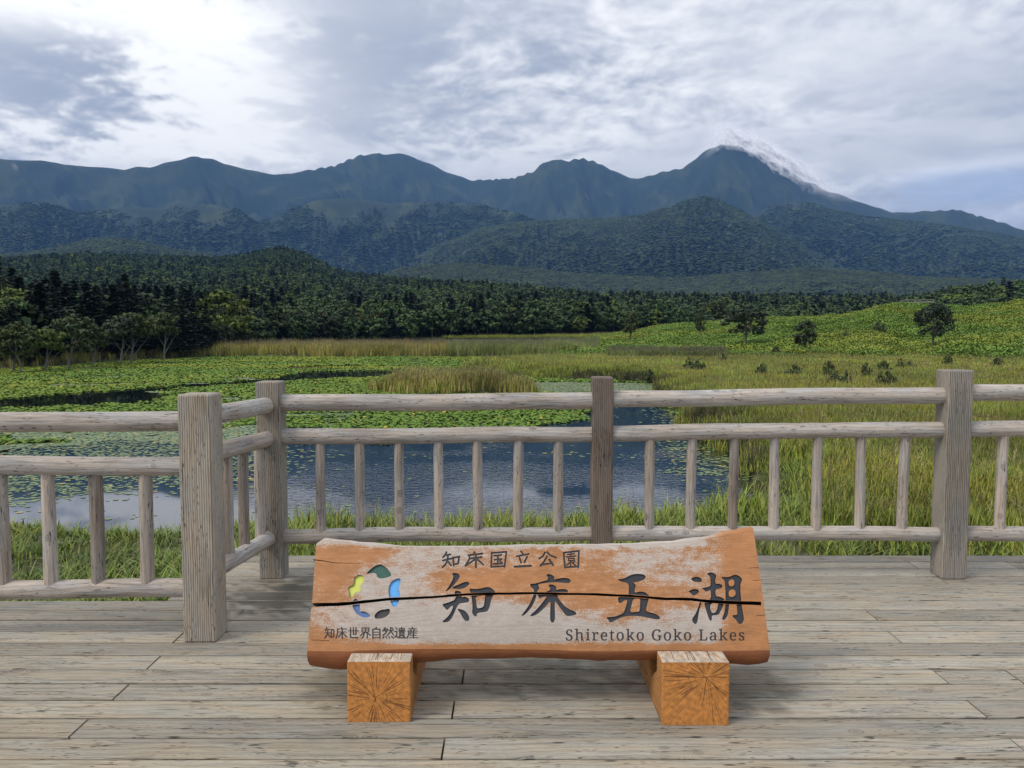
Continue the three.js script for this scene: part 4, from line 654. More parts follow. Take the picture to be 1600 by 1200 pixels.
const bigGlyphs = [
  ['know', 688, 892, 776, 976, 680, 850, 6.667, [[[[172, 305], [205, 300], [240, 308], [262, 335], [245, 362], [225, 390], [200, 425], [170, 455], [140, 480], [100, 503], [125, 465], [150, 430], [175, 385], [190, 345], [186, 322]]], [[[195, 440], [240, 425], [280, 405], [315, 393], [345, 395], [360, 412], [340, 437], [300, 462], [255, 470], [215, 468], [170, 462]]], [[[200, 492], [230, 485], [264, 495], [280, 520], [272, 560], [300, 548], [337, 555], [360, 580], [345, 608], [300, 614], [255, 618], [235, 640], [215, 680], [195, 730], [170, 778], [135, 816], [62, 815], [110, 780], [150, 735], [175, 690], [190, 640], [160, 650], [132, 687], [115, 686], [100, 665], [68, 628], [120, 615], [170, 597], [205, 580], [218, 540], [203, 515]]], [[[225, 672], [270, 680], [310, 695], [342, 730], [360, 775], [345, 803], [312, 803], [288, 770], [265, 725]]], [[[350, 460], [400, 470], [470, 465], [540, 445], [592, 460], [630, 500], [602, 540], [582, 580], [572, 640], [552, 694], [520, 710], [436, 716], [432, 755], [415, 755], [383, 725], [390, 660], [383, 580], [373, 510]]], [[[422, 548], [480, 540], [523, 530], [516, 580], [507, 645], [490, 662], [438, 674], [432, 640], [427, 590]], 1]]],
  ['floor', 812, 894, 904, 976, 680, 850, 6.667, [[[[1150, 322], [1185, 310], [1222, 325], [1246, 345], [1232, 372], [1290, 358], [1350, 350], [1398, 360], [1415, 385], [1400, 408], [1330, 404], [1260, 398], [1200, 402], [1130, 408], [1068, 420], [1080, 440], [1087, 460], [1065, 490], [1055, 540], [1040, 590], [1010, 650], [970, 702], [930, 740], [888, 756], [940, 690], [985, 625], [1015, 555], [1030, 500], [1025, 465], [998, 452], [984, 412], [1040, 415], [1110, 390], [1172, 378], [1178, 345]]], [[[1172, 430], [1215, 418], [1252, 435], [1266, 460], [1252, 478], [1310, 468], [1368, 470], [1387, 495], [1372, 528], [1300, 532], [1268, 538], [1300, 590], [1340, 640], [1400, 682], [1462, 705], [1477, 730], [1440, 745], [1368, 756], [1330, 702], [1280, 640], [1246, 582], [1245, 660], [1249, 740], [1244, 804], [1222, 825], [1199, 804], [1197, 740], [1200, 660], [1202, 588], [1160, 642], [1100, 702], [1040, 748], [974, 754], [1050, 690], [1110, 620], [1155, 560], [1165, 545], [1120, 550], [1090, 575], [1072, 545], [1056, 518], [1110, 515], [1150, 500], [1197, 483], [1200, 455]]]]],
  ['five', 944, 892, 1036, 976, 920, 880, 6.154, [[[[272, 153], [330, 152], [370, 130], [420, 106], [490, 101], [538, 113], [552, 135], [525, 162], [470, 180], [420, 184], [453, 205], [446, 240], [436, 288], [490, 270], [542, 278], [585, 315], [571, 360], [556, 420], [546, 463], [600, 475], [652, 493], [690, 520], [672, 544], [620, 535], [560, 521], [480, 508], [400, 505], [330, 515], [270, 540], [208, 577], [190, 550], [164, 517], [230, 518], [290, 500], [333, 482], [350, 440], [365, 390], [372, 348], [330, 363], [308, 388], [284, 377], [277, 322], [340, 322], [380, 312], [386, 260], [386, 215], [368, 187], [308, 180]]], [[[424, 343], [470, 340], [497, 343], [493, 400], [491, 464], [440, 471], [394, 472], [411, 410]], 1]]],
  ['lake', 1072, 890, 1168, 980, 920, 880, 6.154, [[[[978, 150], [1020, 129], [1062, 133], [1090, 155], [1082, 184], [1040, 180], [1003, 177]]], [[[953, 270], [1000, 247], [1047, 250], [1064, 270], [1042, 297], [1004, 315], [983, 290]]], [[[1073, 360], [1084, 385], [1062, 450], [1052, 510], [1042, 572], [1025, 590], [1003, 572], [988, 540], [1020, 500], [1047, 440]]], [[[1130, 105], [1160, 87], [1202, 93], [1230, 120], [1216, 150], [1215, 200], [1250, 196], [1284, 208], [1284, 237], [1250, 247], [1218, 250], [1218, 320], [1260, 320], [1303, 343], [1314, 370], [1297, 400], [1272, 450], [1252, 493], [1225, 500], [1180, 502], [1184, 545], [1172, 560], [1153, 530], [1130, 460], [1109, 383], [1113, 362], [1160, 358], [1177, 320], [1172, 253], [1145, 270], [1120, 275], [1103, 250], [1080, 239], [1130, 232], [1171, 222], [1172, 160], [1164, 122]]], [[[1170, 388], [1220, 380], [1248, 383], [1237, 430], [1221, 473], [1184, 483], [1165, 440]], 1], [[[1268, 128], [1310, 135], [1360, 130], [1400, 108], [1442, 118], [1480, 155], [1459, 190], [1456, 260], [1463, 340], [1473, 430], [1486, 500], [1492, 545], [1471, 585], [1438, 585], [1418, 545], [1381, 515], [1387, 496], [1431, 501], [1425, 440], [1418, 368], [1350, 375], [1346, 430], [1336, 502], [1306, 547], [1276, 543], [1300, 490], [1312, 420], [1315, 340], [1313, 250], [1310, 180], [1294, 157]]], [[[1340, 163], [1397, 152], [1402, 217], [1347, 228]], 1], [[[1342, 260], [1407, 247], [1415, 317], [1346, 331]], 1]]],
];
const midGlyphs = [
  [[1, [118, 85], [105, 112], [82, 137]], [[105, 118], [158, 108]], [[80, 172], [172, 152]], [[133, 118], [130, 165], [112, 207], [76, 244]], [[136, 185], [166, 224]], [[186, 140], [193, 226]], [[184, 146], [252, 132], [238, 205], [192, 213]]],
  [[[405, 85], [416, 106]], [[345, 118], [495, 100]], [[358, 118], [355, 160], [316, 226]], [[370, 150], [482, 138]], [[425, 115], [424, 243]], [[422, 155], [326, 222]], [[428, 150], [502, 216]]],
  [[[588, 92], [584, 240]], [[588, 95], [742, 82], [722, 240]], [[584, 238], [722, 230]], [[615, 122], [690, 115]], [[618, 165], [690, 158]], [[608, 210], [702, 203]], [[653, 118], [653, 208]], [[675, 178], [692, 192]]],
  [[[893, 76], [911, 101]], [[850, 128], [972, 105]], [[878, 140], [895, 195]], [[957, 135], [930, 190]], [1.15, [830, 236], [998, 228]]],
  [[[1142, 90], [1125, 125], [1083, 152]], [[1165, 85], [1200, 120], [1258, 142]], [[1165, 130], [1130, 190], [1098, 228]], [[1098, 218], [1220, 200]], [1.2, [1190, 165], [1226, 218]]],
  [[[1338, 92], [1352, 246]], [[1338, 92], [1497, 72], [1490, 246]], [[1352, 244], [1490, 235]], [0.75, [1380, 110], [1450, 102]], [0.75, [1415, 88], [1415, 130]], [0.75, [1368, 135], [1465, 125]], [0.7, [1388, 152], [1448, 147], [1448, 170], [1388, 175], [1388, 152]], [0.75, [1420, 180], [1370, 220]], [0.75, [1405, 195], [1410, 228]], [0.8, [1420, 190], [1466, 226]], [0.7, [1455, 180], [1435, 195]]],
];
const smallGlyphs = [
  [[[165, 965], [145, 1005]], [0.7, [160, 990], [205, 990]], [0.7, [140, 1030], [210, 1030]], [[178, 990], [175, 1040], [140, 1098]], [[182, 1045], [205, 1080]], [[222, 990], [222, 1090]], [[222, 992], [252, 992], [252, 1085]], [0.7, [222, 1080], [252, 1080]]],
  [[[350, 963], [352, 980]], [0.7, [295, 982], [412, 982]], [[300, 982], [300, 1030], [282, 1098]], [0.7, [310, 1020], [410, 1020]], [[358, 995], [358, 1098]], [[355, 1025], [312, 1080]], [[360, 1025], [412, 1080]]],
  [[0.7, [435, 1005], [560, 1005]], [[462, 970], [462, 1090], [555, 1090]], [[497, 965], [497, 1050]], [[530, 965], [530, 1050]], [0.7, [497, 1048], [530, 1048]]],
  [[0.8, [605, 970], [605, 1020], [690, 1020], [690, 970], [605, 970]], [0.8, [648, 970], [648, 1020]], [0.6, [605, 995], [690, 995]], [[645, 1020], [585, 1065]], [[650, 1020], [710, 1060]], [[630, 1045], [625, 1070], [605, 1098]], [[670, 1045], [670, 1098]]],
  [[[785, 962], [772, 985]], [[740, 985], [740, 1098]], [[740, 985], [830, 985], [830, 1098]], [0.7, [740, 1022], [830, 1022]], [0.7, [740, 1055], [830, 1055]], [0.7, [740, 1092], [830, 1092]]],
  [[[895, 965], [865, 1010]], [[890, 985], [925, 985], [905, 1030], [868, 1060]], [[885, 1000], [905, 1012]], [0.7, [935, 1000], [1000, 1000]], [[965, 965], [960, 1020], [920, 1062]], [[965, 1005], [1000, 1058]], [[980, 970], [992, 985]], [[880, 1075], [865, 1098]], [[905, 1078], [910, 1095]], [[940, 1078], [950, 1095]], [[975, 1075], [998, 1097]]],
  [[[1030, 970], [1045, 985]], [[1015, 1015], [1040, 1015], [1040, 1060], [1015, 1085]], [[1035, 1075], [1065, 1092], [1150, 1092]], [0.7, [1070, 975], [1135, 975], [1135, 995], [1070, 995], [1070, 975]], [0.8, [1102, 962], [1102, 1008]], [0.7, [1060, 1008], [1148, 1008]], [0.8, [1075, 1022], [1075, 1066], [1130, 1066], [1130, 1022], [1075, 1022]], [0.5, [1075, 1037], [1130, 1037]], [0.5, [1075, 1052], [1130, 1052]], [0.8, [1085, 1070], [1065, 1083]], [0.8, [1115, 1070], [1140, 1083]]],
  [[[1235, 962], [1235, 978]], [0.7, [1185, 980], [1290, 980]], [0.8, [1210, 985], [1220, 1002]], [0.8, [1260, 985], [1250, 1002]], [0.7, [1175, 1008], [1300, 1008]], [[1190, 1008], [1188, 1050], [1168, 1098]], [0.9, [1220, 1015], [1205, 1045]], [0.7, [1215, 1032], [1290, 1032]], [0.7, [1205, 1060], [1285, 1060]], [0.7, [1195, 1092], [1305, 1092]], [[1248, 1015], [1248, 1092]]],
];
const emblem = [
  ['green', [[655, 292], [690, 255], [740, 210], [790, 182], [830, 174], [870, 188], [920, 225], [955, 270], [976, 308], [950, 328], [900, 343], [850, 352], [815, 345], [795, 325], [790, 300], [770, 285], [730, 283], [690, 290]], [0.035, 0.115, 0.085]],
  ['sky_blue', [[1040, 355], [1070, 346], [1090, 360], [1085, 400], [1072, 450], [1055, 497], [1074, 505], [1079, 540], [1075, 600], [1060, 660], [1035, 700], [1010, 714], [985, 690], [960, 640], [943, 580], [935, 510], [940, 450], [960, 405], [1000, 370]], [0.12, 0.42, 0.86]],
  ['yellow', [[585, 302], [615, 315], [634, 350], [634, 390], [610, 415], [590, 430], [578, 450], [590, 475], [602, 490], [570, 515], [530, 525], [505, 545], [490, 580], [465, 602], [450, 580], [445, 530], [425, 460], [460, 448], [490, 435], [507, 400], [500, 360], [520, 330], [550, 310]], [0.66, 0.70, 0.13]],
  ['slate_blue', [[515, 603], [545, 610], [572, 635], [580, 680], [575, 740], [580, 768], [620, 760], [665, 775], [700, 803], [712, 820], [680, 837], [630, 842], [580, 822], [530, 782], [500, 732], [483, 680], [488, 635]], [0.10, 0.19, 0.42]],
  ['umber', [[757, 828], [775, 790], [805, 762], [850, 740], [890, 740], [935, 726], [958, 745], [951, 785], [920, 820], [880, 842], [820, 854], [772, 852]], [0.055, 0.047, 0.05]],
];
{
  // stain worn off the face: patches of bare silvered wood and orange stain, scratched along and across the grain
  const U0 = -1.0, U1 = 1.0, V0 = -0.3, V1 = 0.75, W = 2048, H = 1024, col = new Uint8Array(W * H * 4), hgt = new Uint8Array(W * H * 4);
  const blob = (x, y, cx, cy, rx, ry) => Math.exp(-(((x - cx) / rx) ** 2 + ((y - cy) / ry) ** 2));
  const faceTop = 0.445;
  for (let j = 0; j < H; j++) for (let i = 0; i < W; i++) {
    const s = lerp(U0, U1, (i + 0.5) / W), t = lerp(V0, V1, (j + 0.5) / H), q = V(foot.x + s, foot.y, foot.z).addScaledVector(faceT, t), [px, py] = seen(q.x, q.y, q.z);
    const big = fbm(s * 4.2, t * 9, 4), mid = fbm(s * 15, t * 34, 4, 0.6), fine = fbm(s * 70, t * 230, 3, 0.6), tiny = 0.6 * n2b(s * 105, t * 170) + 0.45 * n2(s * 230, t * 300);
    const scr = sstep(0.62, 0.8, n2(s * 14 + 0.8 * t * 60, t * 260)) + sstep(0.66, 0.82, n2b(s * 300, t * 22 + s * 6)) * sstep(0.0, 0.5, mid + 0.3);
    // wear map of this face
    let wear = 0.32;
    wear += 0.42 * blob(px, py, 640, 960, 130, 45) + 0.34 * blob(px, py, 690, 875, 110, 30) + 0.42 * blob(px, py, 830, 985, 280, 26) + 0.30 * blob(px, py, 1010, 890, 140, 34) + 0.30 * blob(px, py, 1080, 975, 90, 34) + 0.35 * blob(px, py, 800, 965, 100, 30) + 0.22 * blob(px, py, 590, 905, 60, 30);
    wear -= 0.30 * blob(px, py, 840, 900, 130, 26) + 0.26 * blob(px, py, 730, 915, 60, 22) + 0.42 * blob(px, py, 560, 868, 60, 14) + 0.30 * blob(px, py, 520, 900, 34, 40) + 0.75 * sstep(1115, 1165, px + 26 * mid) + 0.55 * sstep(1003, 1012, py + 6 * mid) + 0.22 * blob(px, py, 980, 935, 90, 40) + 0.25 * blob(px, py, 505, 1000, 40, 20);
    const topBand = sstep(faceTop - 0.045, faceTop - 0.012, t + 0.012 * mid) * (1 - 0.7 * sstep(0.56, 0.75, s)) * (1 - 0.5 * sstep(-0.62, -0.8, s)); wear += 0.55 * topBand;
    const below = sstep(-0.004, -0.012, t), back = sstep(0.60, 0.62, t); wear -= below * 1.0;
    let w = 0.97 * sstep(0.37, 0.62, wear + 0.24 * big + 0.19 * mid + 0.20 * fine + 0.24 * tiny + 0.20 * scr);
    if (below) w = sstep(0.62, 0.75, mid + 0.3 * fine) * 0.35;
    if (topBand > 0.4) w = Math.max(w, sstep(0.1, -0.3, mid + 0.4 * fine + 0.4 * big) * 0.9);
    const gr = 0.5 + 0.5 * Math.sin((t + 0.03 * n2(s * 1.2, t * 7) + 0.004 * mid) * 480), white = topBand * 0.8 + sstep(0.35, 0.7, mid + 0.5 * scr) * 0.5;
    const oT = 1 + 0.16 * big + 0.14 * mid + 0.10 * fine - 0.08 * gr, bT = 1 + 0.07 * big + 0.09 * mid + 0.14 * fine + 0.06 * tiny - 0.10 * gr + 0.18 * white;
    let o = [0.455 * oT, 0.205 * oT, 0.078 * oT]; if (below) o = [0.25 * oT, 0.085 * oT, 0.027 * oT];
    const bare = [0.49 * bT, 0.43 * bT, 0.375 * bT], c = o.map((v, k) => lerp(v, bare[k], w));
    if (t > 0.70) { c[0] = 0.022; c[1] = 0.018; c[2] = 0.016; }                 // near-black: shade of depth painted into the cracks, black paint in the cuts
    const sp = sstep(0.86, 0.95, n2(s * 160, t * 330)); for (let k = 0; k < 3; k++) c[k] *= 1 - 0.35 * sp;
    const enc = (x) => { x = clamp(x, 0, 1); return 255 * (x <= 0.0031308 ? 12.92 * x : 1.055 * Math.pow(x, 1 / 2.4) - 0.055); }, k4 = (j * W + i) * 4;
    col.set([enc(c[0]), enc(c[1]), enc(c[2]), 255], k4); const h = clamp(150 + 40 * mid + 40 * fine + 18 * gr - 40 * w - 40 * sp, 0, 255); hgt.set([h, h, h, 255], k4);
  }
  const mk = (d, srgb) => { const t = new THREE.DataTexture(d, W, H); t.magFilter = THREE.LinearFilter; t.wrapS = t.wrapT = THREE.ClampToEdgeWrapping; if (srgb) t.colorSpace = THREE.SRGBColorSpace; t.repeat.set(1 / (U1 - U0), 1 / (V1 - V0)); t.offset.set(-U0 / (U1 - U0), -V0 / (V1 - V0)); t.needsUpdate = true; return t; };
  const slabMat = std({ map: mk(col, true), bumpMap: mk(hgt, false), bumpScale: 0.0016, roughness: 0.72 });

  // the slab as a loft: sections along its length, natural edges above and below
  const f = (pts) => (s) => { if (s <= pts[0][0]) return pts[0][1]; let i = 1; while (i < pts.length - 1 && pts[i][0] < s) i++; const t = clamp((s - pts[i - 1][0]) / (pts[i][0] - pts[i - 1][0]), 0, 1); return lerp(pts[i - 1][1], pts[i][1], t * t * (3 - 2 * t)); };
  const edgeOf = (list) => f(list.map(([px, py]) => { const q = onFace(px, py); return [q.x, q.y]; }));
  const topLine = edgeOf([[494, 851], [505, 843], [540, 846], [570, 849], [640, 854], [722, 854], [840, 852], [957, 851], [1044, 848], [1102, 842], [1150, 833], [1178, 829]]);
  const botLine = edgeOf([[480, 1017], [530, 1019], [560, 1016], [647, 1014], [752, 1014], [840, 1015], [936, 1018], [1030, 1016], [1135, 1017], [1203, 1016]]);
  const roll = f([[-0.95, 0.060], [-0.8, 0.050], [-0.5, 0.034], [0.1, 0.036], [0.45, 0.042], [0.7, 0.07], [0.92, 0.105]]), sag = f([[-0.95, 0.066], [-0.82, 0.075], [-0.6, 0.062], [-0.25, 0.042], [0, 0.036], [0.45, 0.042], [0.75, 0.058], [0.9, 0.062], [0.95, 0.050]]);
  const SL = -0.925, SR = 0.925, NS = 64, endL = (t) => onFace(lerp(480.5, 494.5, clamp(t / 0.45, -0.3, 1.2)), lerp(1016, 848, clamp(t / 0.45, -0.3, 1.2))).x, endR = (t) => onFace(lerp(1203, 1178.5, clamp(t / 0.47, -0.3, 1.2)), lerp(1016, 831, clamp(t / 0.47, -0.3, 1.2))).x;
  const section = (s) => { const b = botLine(s), T = topLine(s), r = roll(s), g = sag(s), w = 0.004 * n2(s * 9, 3), pts = [];
    pts.push([b, 0, b], [lerp(b, T, 0.5), 0, lerp(b, T, 0.5)], [T, 0, T]);
    let vv = T; for (let k = 1; k <= 6; k++) { const a = k / 6 * Math.PI * 0.5, dt = r * 0.38 * Math.sin(a), dn = -r * (1 - Math.cos(a)) - 0.02 * k / 6; vv = T + 0.02 * k; pts.push([T + dt + w * k / 6, dn, vv]); }
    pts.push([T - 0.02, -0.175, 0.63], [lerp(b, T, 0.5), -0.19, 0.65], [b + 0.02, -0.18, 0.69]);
    for (let k = 0; k <= 5; k++) { const u = 1 - k / 6, a = u * Math.PI * 0.5; pts.push([b - g * Math.sin(a) + (u > 0.5 ? (u - 0.5) * 0.06 : 0) + w * u, -0.125 * u * u - 0.015 * u, -0.20 + 0.19 * k / 5.2]); }
    return pts; };
  const pos = [], uv = [], rows = [];
  for (let i = 0; i <= NS; i++) { const s0 = lerp(SL, SR, i / NS), e = section(s0); rows.push(e.map(([t, n, v]) => { const l = endL(t) + 0.012 * sstep(0, -0.15, n), r = endR(t) - 0.012 * sstep(0, -0.15, n), rough = (i === 0 || i === NS) ? 0.003 * n2(t * 40, n * 40) : 0; return [lerp(l, r, i / NS) + rough, t, n, v]; })); }
  const K = rows[0].length, tri = (a, b, c) => { for (const q of [a, b, c]) { pos.push(q[0], q[1], q[2]); uv.push(q[0], q[3]); } };
  for (let i = 0; i < NS; i++) for (let k = 0; k < K; k++) { const m = (k + 1) % K, a = rows[i][k], b = rows[i + 1][k], c = rows[i + 1][m].slice(), d = rows[i][m].slice(); if (m === 0) { c[3] = -0.004; d[3] = -0.004; } tri(a, b, c); tri(a, c, d); }
  for (const [i, flip] of [[0, 1], [NS, 0]]) { const o = rows[i].reduce((m, q) => m.map((x, k) => x + q[k] / K), [0, 0, 0, 0]); for (let k = 0; k < K; k++) { const e = (q) => [q[0], q[1], q[2], clamp(q[1] * 0.3 - 0.15, -0.28, -0.02)], a = e(rows[i][k]), b = e(rows[i][(k + 1) % K]), c = e(o); flip ? tri(c, b.slice(), a) : tri(c, a, b.slice()); } }
  // place end cap uv by their own depth so that the grain shows
  let g = new THREE.BufferGeometry(); g.setAttribute('position', new THREE.Float32BufferAttribute(pos, 3)); g.setAttribute('uv', new THREE.Float32BufferAttribute(uv, 2)); g = toCreasedNormals(g, 0.6);
  let brush = new Brush(g, slabMat); brush.updateMatrixWorld();
  const ev = new Evaluator(); ev.useGroups = false; ev.attributes = ['position', 'normal', 'uv'];
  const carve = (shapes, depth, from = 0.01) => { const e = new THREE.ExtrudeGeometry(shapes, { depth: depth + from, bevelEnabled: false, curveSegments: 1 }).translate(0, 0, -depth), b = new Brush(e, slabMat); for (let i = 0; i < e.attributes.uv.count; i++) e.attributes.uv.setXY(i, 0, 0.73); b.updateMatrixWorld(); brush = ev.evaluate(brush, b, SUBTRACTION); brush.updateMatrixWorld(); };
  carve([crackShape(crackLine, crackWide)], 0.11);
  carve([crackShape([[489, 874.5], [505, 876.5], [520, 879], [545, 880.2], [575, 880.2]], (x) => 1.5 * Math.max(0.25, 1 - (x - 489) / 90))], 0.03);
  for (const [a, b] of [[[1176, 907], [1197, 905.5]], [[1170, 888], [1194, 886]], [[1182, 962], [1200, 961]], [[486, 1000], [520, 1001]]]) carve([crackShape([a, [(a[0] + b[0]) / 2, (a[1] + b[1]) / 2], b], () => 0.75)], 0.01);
  const sign = thing('wooden_sign', 'cracked orange log slab sign carved with black lettering and a coloured emblem', 'sign');
  const inlay = [];
  for (const [, x0, y0, x1, y1, ox, oy, k, polys] of bigGlyphs) { const sh = trace((c) => { fillPolys(c, polys, ox, oy, k); cutCrack(c); }, x0, y0, x1, y1, 5); carve(sh, 0.008); inlay.push(['carved_character', sh, rgb(0.030, 0.033, 0.040), -0.0068]); }
  midGlyphs.forEach((g2) => { const xs = g2.flatMap((q) => q.filter((v) => typeof v !== 'number').map((v) => 680 + v[0] / 6.667)), sh = trace((c) => strokes(c, g2, 680, 850, 6.667, 2.95), Math.min(...xs) - 3, 858, Math.max(...xs) + 3, 890, 7); carve(sh, 0.005); inlay.push(['carved_character', sh, rgb(0.040, 0.040, 0.046), -0.0038]); });
  for (const [nm, pts, c0] of emblem) { const sh = trace((c) => { fillPolys(c, [[pts]], 490, 860, 8); cutCrack(c); }, 540, 880, 630, 970, 6); carve(sh, 0.010); inlay.push(['emblem_inlay', sh, rgb(...c0), -0.0085, nm.replace('_', ' ') + ' patch of the emblem']); }
  const small = [...smallGlyphs.map((g2) => { const xs = g2.flatMap((q) => q.filter((v) => typeof v !== 'number').map((v) => 490 + v[0] / 8)); return ['small_character', trace((c) => strokes(c, g2, 490, 860, 8, 1.85), Math.min(...xs) - 2, 978, Math.max(...xs) + 2, 1000, 9)]; })];
  { const word = 'Shiretoko Goko Lakes', c0 = document.createElement('canvas').getContext('2d'), size = 23.5; c0.font = `${size}px serif`; const widths = [...word].map((ch) => c0.measureText(ch).width), extra = (1164 - 883 - widths.reduce((a, b) => a + b, 0)) / (word.length - 1); let x = 883; [...word].forEach((ch, i) => { if (ch !== ' ') { const xx = x; small.push(['letter', trace((c) => { c.font = `${size}px serif`; c.fillText(ch, xx, 1000.5); c.lineWidth = 0.22; c.strokeText(ch, xx, 1000.5); }, xx - 2, 978, xx + widths[i] + 2, 1006, 8)]); } x += widths[i] + extra; }); }
  const body = mesh('slab', brush.geometry, slabMat, sign);
  const paint = {};
  const paintOf = (c) => (paint[c.getHexString()] ??= std({ color: c, roughness: 0.6 }));
  for (const [name, sh, c, n, label] of inlay) { const m = mesh(name, new THREE.ShapeGeometry(sh, 1).translate(0, 0, n), paintOf(c), sign); if (label) m.userData.label = label; }
  const ink = rgb(0.022, 0.018, 0.018);
  for (const [name, sh] of small) mesh(name, new THREE.ExtrudeGeometry(sh, { depth: 0.0012, bevelEnabled: false, curveSegments: 1 }).translate(0, 0, -0.0002), paintOf(ink), sign);
  sign.applyMatrix4(slabFrame);
  
  // blocks: squared timbers, end grain to the front, notched for the slab
  const endTex = (seed, cx, cy) => {
    const S = 512, cv = document.createElement('canvas'); cv.width = cv.height = S; const c = cv.getContext('2d'), hv = document.createElement('canvas'); hv.width = hv.height = S; const h = hv.getContext('2d'), r = mulberry(seed), na = createNoise2D(mulberry(seed + 3)), im = c.createImageData(S, S), X = cx * S, Y = cy * S;
    for (let j = 0; j < S; j++) for (let i = 0; i < S; i++) { const d = Math.hypot(i - X, j - Y), a = Math.atan2(j - Y, i - X), ring = Math.sin(d * 0.42 + 2.2 * na(i / 150, j / 150) + Math.sin(a * 3) * 1.2), n = na(i / 60, j / 60) * 0.10 + na(i / 9, j / 9) * 0.05, ray = na(a * 26, d / 260) * 0.07, t = 1 + n + ray - 0.06 * Math.max(0, ring) + 0.05 * (r() - 0.5), k = (j * S + i) * 4; im.data[k] = clamp(204 * t, 0, 255); im.data[k + 1] = clamp(136 * t, 0, 255); im.data[k + 2] = clamp(68 * t, 0, 255); im.data[k + 3] = 255; }
    c.putImageData(im, 0, 0); h.fillStyle = '#c8c8c8'; h.fillRect(0, 0, S, S);
    for (const [g, ink] of [[c, 'rgba(66,34,14,A)'], [h, 'rgba(0,0,0,A)']]) { const q = mulberry(seed + 9); g.lineCap = 'round';
      for (let k = 0; k < 78; k++) { const a = q() * 6.283, r0 = 20 + q() * 150, len = 50 + q() * 210, wd = 0.9 + q() * 2.0; g.strokeStyle = ink.replace('A', (0.5 + 0.5 * q()).toFixed(2)); let x = X + Math.cos(a) * r0, y = Y + Math.sin(a) * r0, b = a; for (let m = 0; m < 12; m++) { const xx = x + Math.cos(b) * len / 12, yy = y + Math.sin(b) * len / 12; g.lineWidth = wd * Math.sin((m + 0.8) / 13 * Math.PI) + 0.35; g.beginPath(); g.moveTo(x, y); g.lineTo(xx, yy); g.stroke(); x = xx; y = yy; b = a + (q() - 0.5) * 0.3; } }
      for (let k = 0; k < 20; k++) { const rr = 28 + q() * 160, a = q() * 6.28, w = 0.25 + q() * 0.7; g.strokeStyle = ink.replace('A', '0.5'); g.lineWidth = 1 + q() * 1.4; g.beginPath(); g.arc(X, Y, rr, a, a + w); g.stroke(); }
      g.strokeStyle = ink.replace('A', '0.9'); for (let k = 0; k < 5; k++) { const a = q() * 6.28; g.lineWidth = 3; g.beginPath(); g.moveTo(X, Y); g.lineTo(X + Math.cos(a) * 34, Y + Math.sin(a) * 34); g.stroke(); } }
    const mkc = (v, s) => { const t = new THREE.CanvasTexture(v); if (s) t.colorSpace = THREE.SRGBColorSpace; t.magFilter = THREE.LinearFilter; t.wrapS = t.wrapT = THREE.MirroredRepeatWrapping; return t; };
    return { map: mkc(cv, true), bump: mkc(hv, false) };
  };
  const sideTex = grainTexture(77, 1024, 512, 1.2, 0.6, 5, { patch: 0.06, lines: 0.12, rings: 38, late: 0.10, stain: 0.3, tint: [1, 0.98, 0.95], groove: 60 });
  const sideMat = woodMat(sideTex, rgb(0.90, 0.44, 0.14), 0.002), greyMat = woodMat(sideTex, rgb(0.80, 0.68, 0.56), 0.002);
  const topTex = (seed) => { const S = 256, cv = document.createElement('canvas'); cv.width = cv.height = S; const c = cv.getContext('2d'), na = createNoise2D(mulberry(seed + 50)), r = mulberry(seed + 51), im = c.createImageData(S, S);
    for (let j = 0; j < S; j++) for (let i = 0; i < S; i++) { const t = 0.9 + 0.09 * na(i / 5, j / 60) + 0.10 * na(i / 40, j / 90), st = sstep(0.35, 0.7, na(i / 30 + 9, j / 30)) * 0.6, k = (j * S + i) * 4; im.data[k] = lerp(205, 190, st) * t; im.data[k + 1] = lerp(188, 135, st) * t; im.data[k + 2] = lerp(168, 82, st) * t; im.data[k + 3] = 255; }
    c.putImageData(im, 0, 0); for (let k = 0; k < 7; k++) { let x = S * (0.12 + 0.8 * r()); c.strokeStyle = 'rgba(48,30,18,0.9)'; c.lineWidth = 1 + 2.4 * r(); c.beginPath(); c.moveTo(x, 0); for (let y = 24; y <= S; y += 24) { x += (r() - 0.5) * 7; c.lineTo(x, y); } c.stroke(); }
    const t = new THREE.CanvasTexture(cv); t.colorSpace = THREE.SRGBColorSpace; t.magFilter = THREE.LinearFilter; t.wrapS = t.wrapT = THREE.MirroredRepeatWrapping; return { map: t }; };
  const block = (label, pxl, pxr, pyb, pyt, seed, cx, cy, slots) => {
    const bl = onLevel(pxl, pyb, 0), br = onLevel(pxr, pyb, 0), w = br.x - bl.x, h = atDepth((pxl + pxr) / 2, pyt, bl.z).y, o = thing('support_block', label, 'timber block', [(bl.x + br.x) / 2, 0, bl.z], 0, 'blocks carrying the log sign');
    // side outline (z back from the front, y up): flat top in front, then a seat cut square to the leaning slab
    const zs = (foot.z - bl.z) * -1, seat = (t, n) => { const q = foot.clone().addScaledVector(faceT, t).addScaledVector(faceN, n); return [bl.z - q.z, q.y]; };
    const sd = -0.071; // seat just under the slab's lower edge
    const side = [[0, 0], [0.62, 0], [0.62, 0.30], [0.50, 0.30], seat(0.06, -0.196), seat(sd, -0.196), seat(sd, -0.03), [Math.max(zs - 0.012, 0.04), h], [0, h]];
    const shape = new THREE.Shape(side.map(([a, b]) => new THREE.Vector2(a, b))), bev = 0.006;
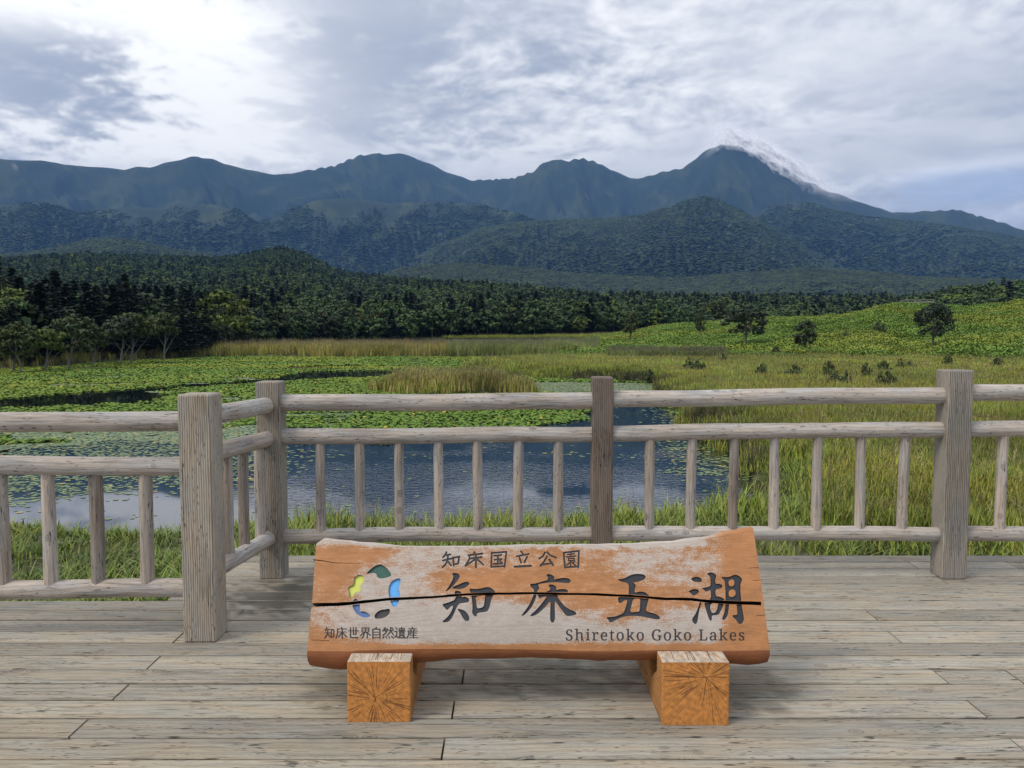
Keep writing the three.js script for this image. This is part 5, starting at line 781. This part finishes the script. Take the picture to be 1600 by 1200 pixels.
    let gg = new THREE.ExtrudeGeometry(shape, { depth: w - 2 * bev, bevelEnabled: true, bevelThickness: bev, bevelSize: bev, bevelOffset: -bev, bevelSegments: 2 }).translate(0, 0, -w / 2 + bev).rotateY(Math.PI / 2);   // outline x becomes -z
    gg = gg.index ? gg.toNonIndexed() : gg; gg.deleteAttribute('normal'); gg.computeVertexNormals();
    const p = gg.attributes.position, n = gg.attributes.normal, front = [], top = [], rest = [];
    for (let i = 0; i < p.count; i += 3) { let nz = 0, ny = 0, my = 0; for (let k = 0; k < 3; k++) { nz += n.getZ(i + k) / 3; ny += n.getY(i + k) / 3; my += p.getY(i + k) / 3; } (nz > 0.8 && p.getZ(i) > -0.03 ? front : ny > 0.8 && my > 0.1 ? top : rest).push(i); }
    const pick = (list, map) => { const P3 = [], N3 = [], U3 = []; for (const i of list) for (let k = i; k < i + 3; k++) { const q = [p.getX(k), p.getY(k), p.getZ(k)]; P3.push(...q); N3.push(n.getX(k), n.getY(k), n.getZ(k)); U3.push(...map(q, [n.getX(k), n.getY(k), n.getZ(k)])); } const e = new THREE.BufferGeometry(); e.setAttribute('position', new THREE.Float32BufferAttribute(P3, 3)); e.setAttribute('normal', new THREE.Float32BufferAttribute(N3, 3)); e.setAttribute('uv', new THREE.Float32BufferAttribute(U3, 2)); return e; };
    const et = endTex(seed, cx, cy);
    mesh('end_grain_face', pick(front, (q) => [q[0] / w + 0.5, q[1] / h]), std({ map: et.map, bumpMap: et.bump, bumpScale: 0.004, roughness: 0.75 }), o);
    mesh('worn_top', pick(top, (q) => [q[0] / w + 0.5, q[2] / 0.3]), std({ ...topTex(seed), roughness: 0.9 }), o);
    mesh('timber', pick(rest, (q, m) => (Math.abs(m[0]) > 0.7 ? [q[2] + seed, q[1]] : [q[2] + seed, q[0] + q[1]])), sideMat, o);
    return o;
  };
  block('squared orange timber block under the emblem end of the sign', 543, 642, 1128, 1034, 19, 0.45, 0.60, 0);
  block('squared orange timber block under the lake character end of the sign', 1033, 1139, 1133, 1035, 37, 0.66, 0.24, 0);
}
renderer.render(scene, camera);
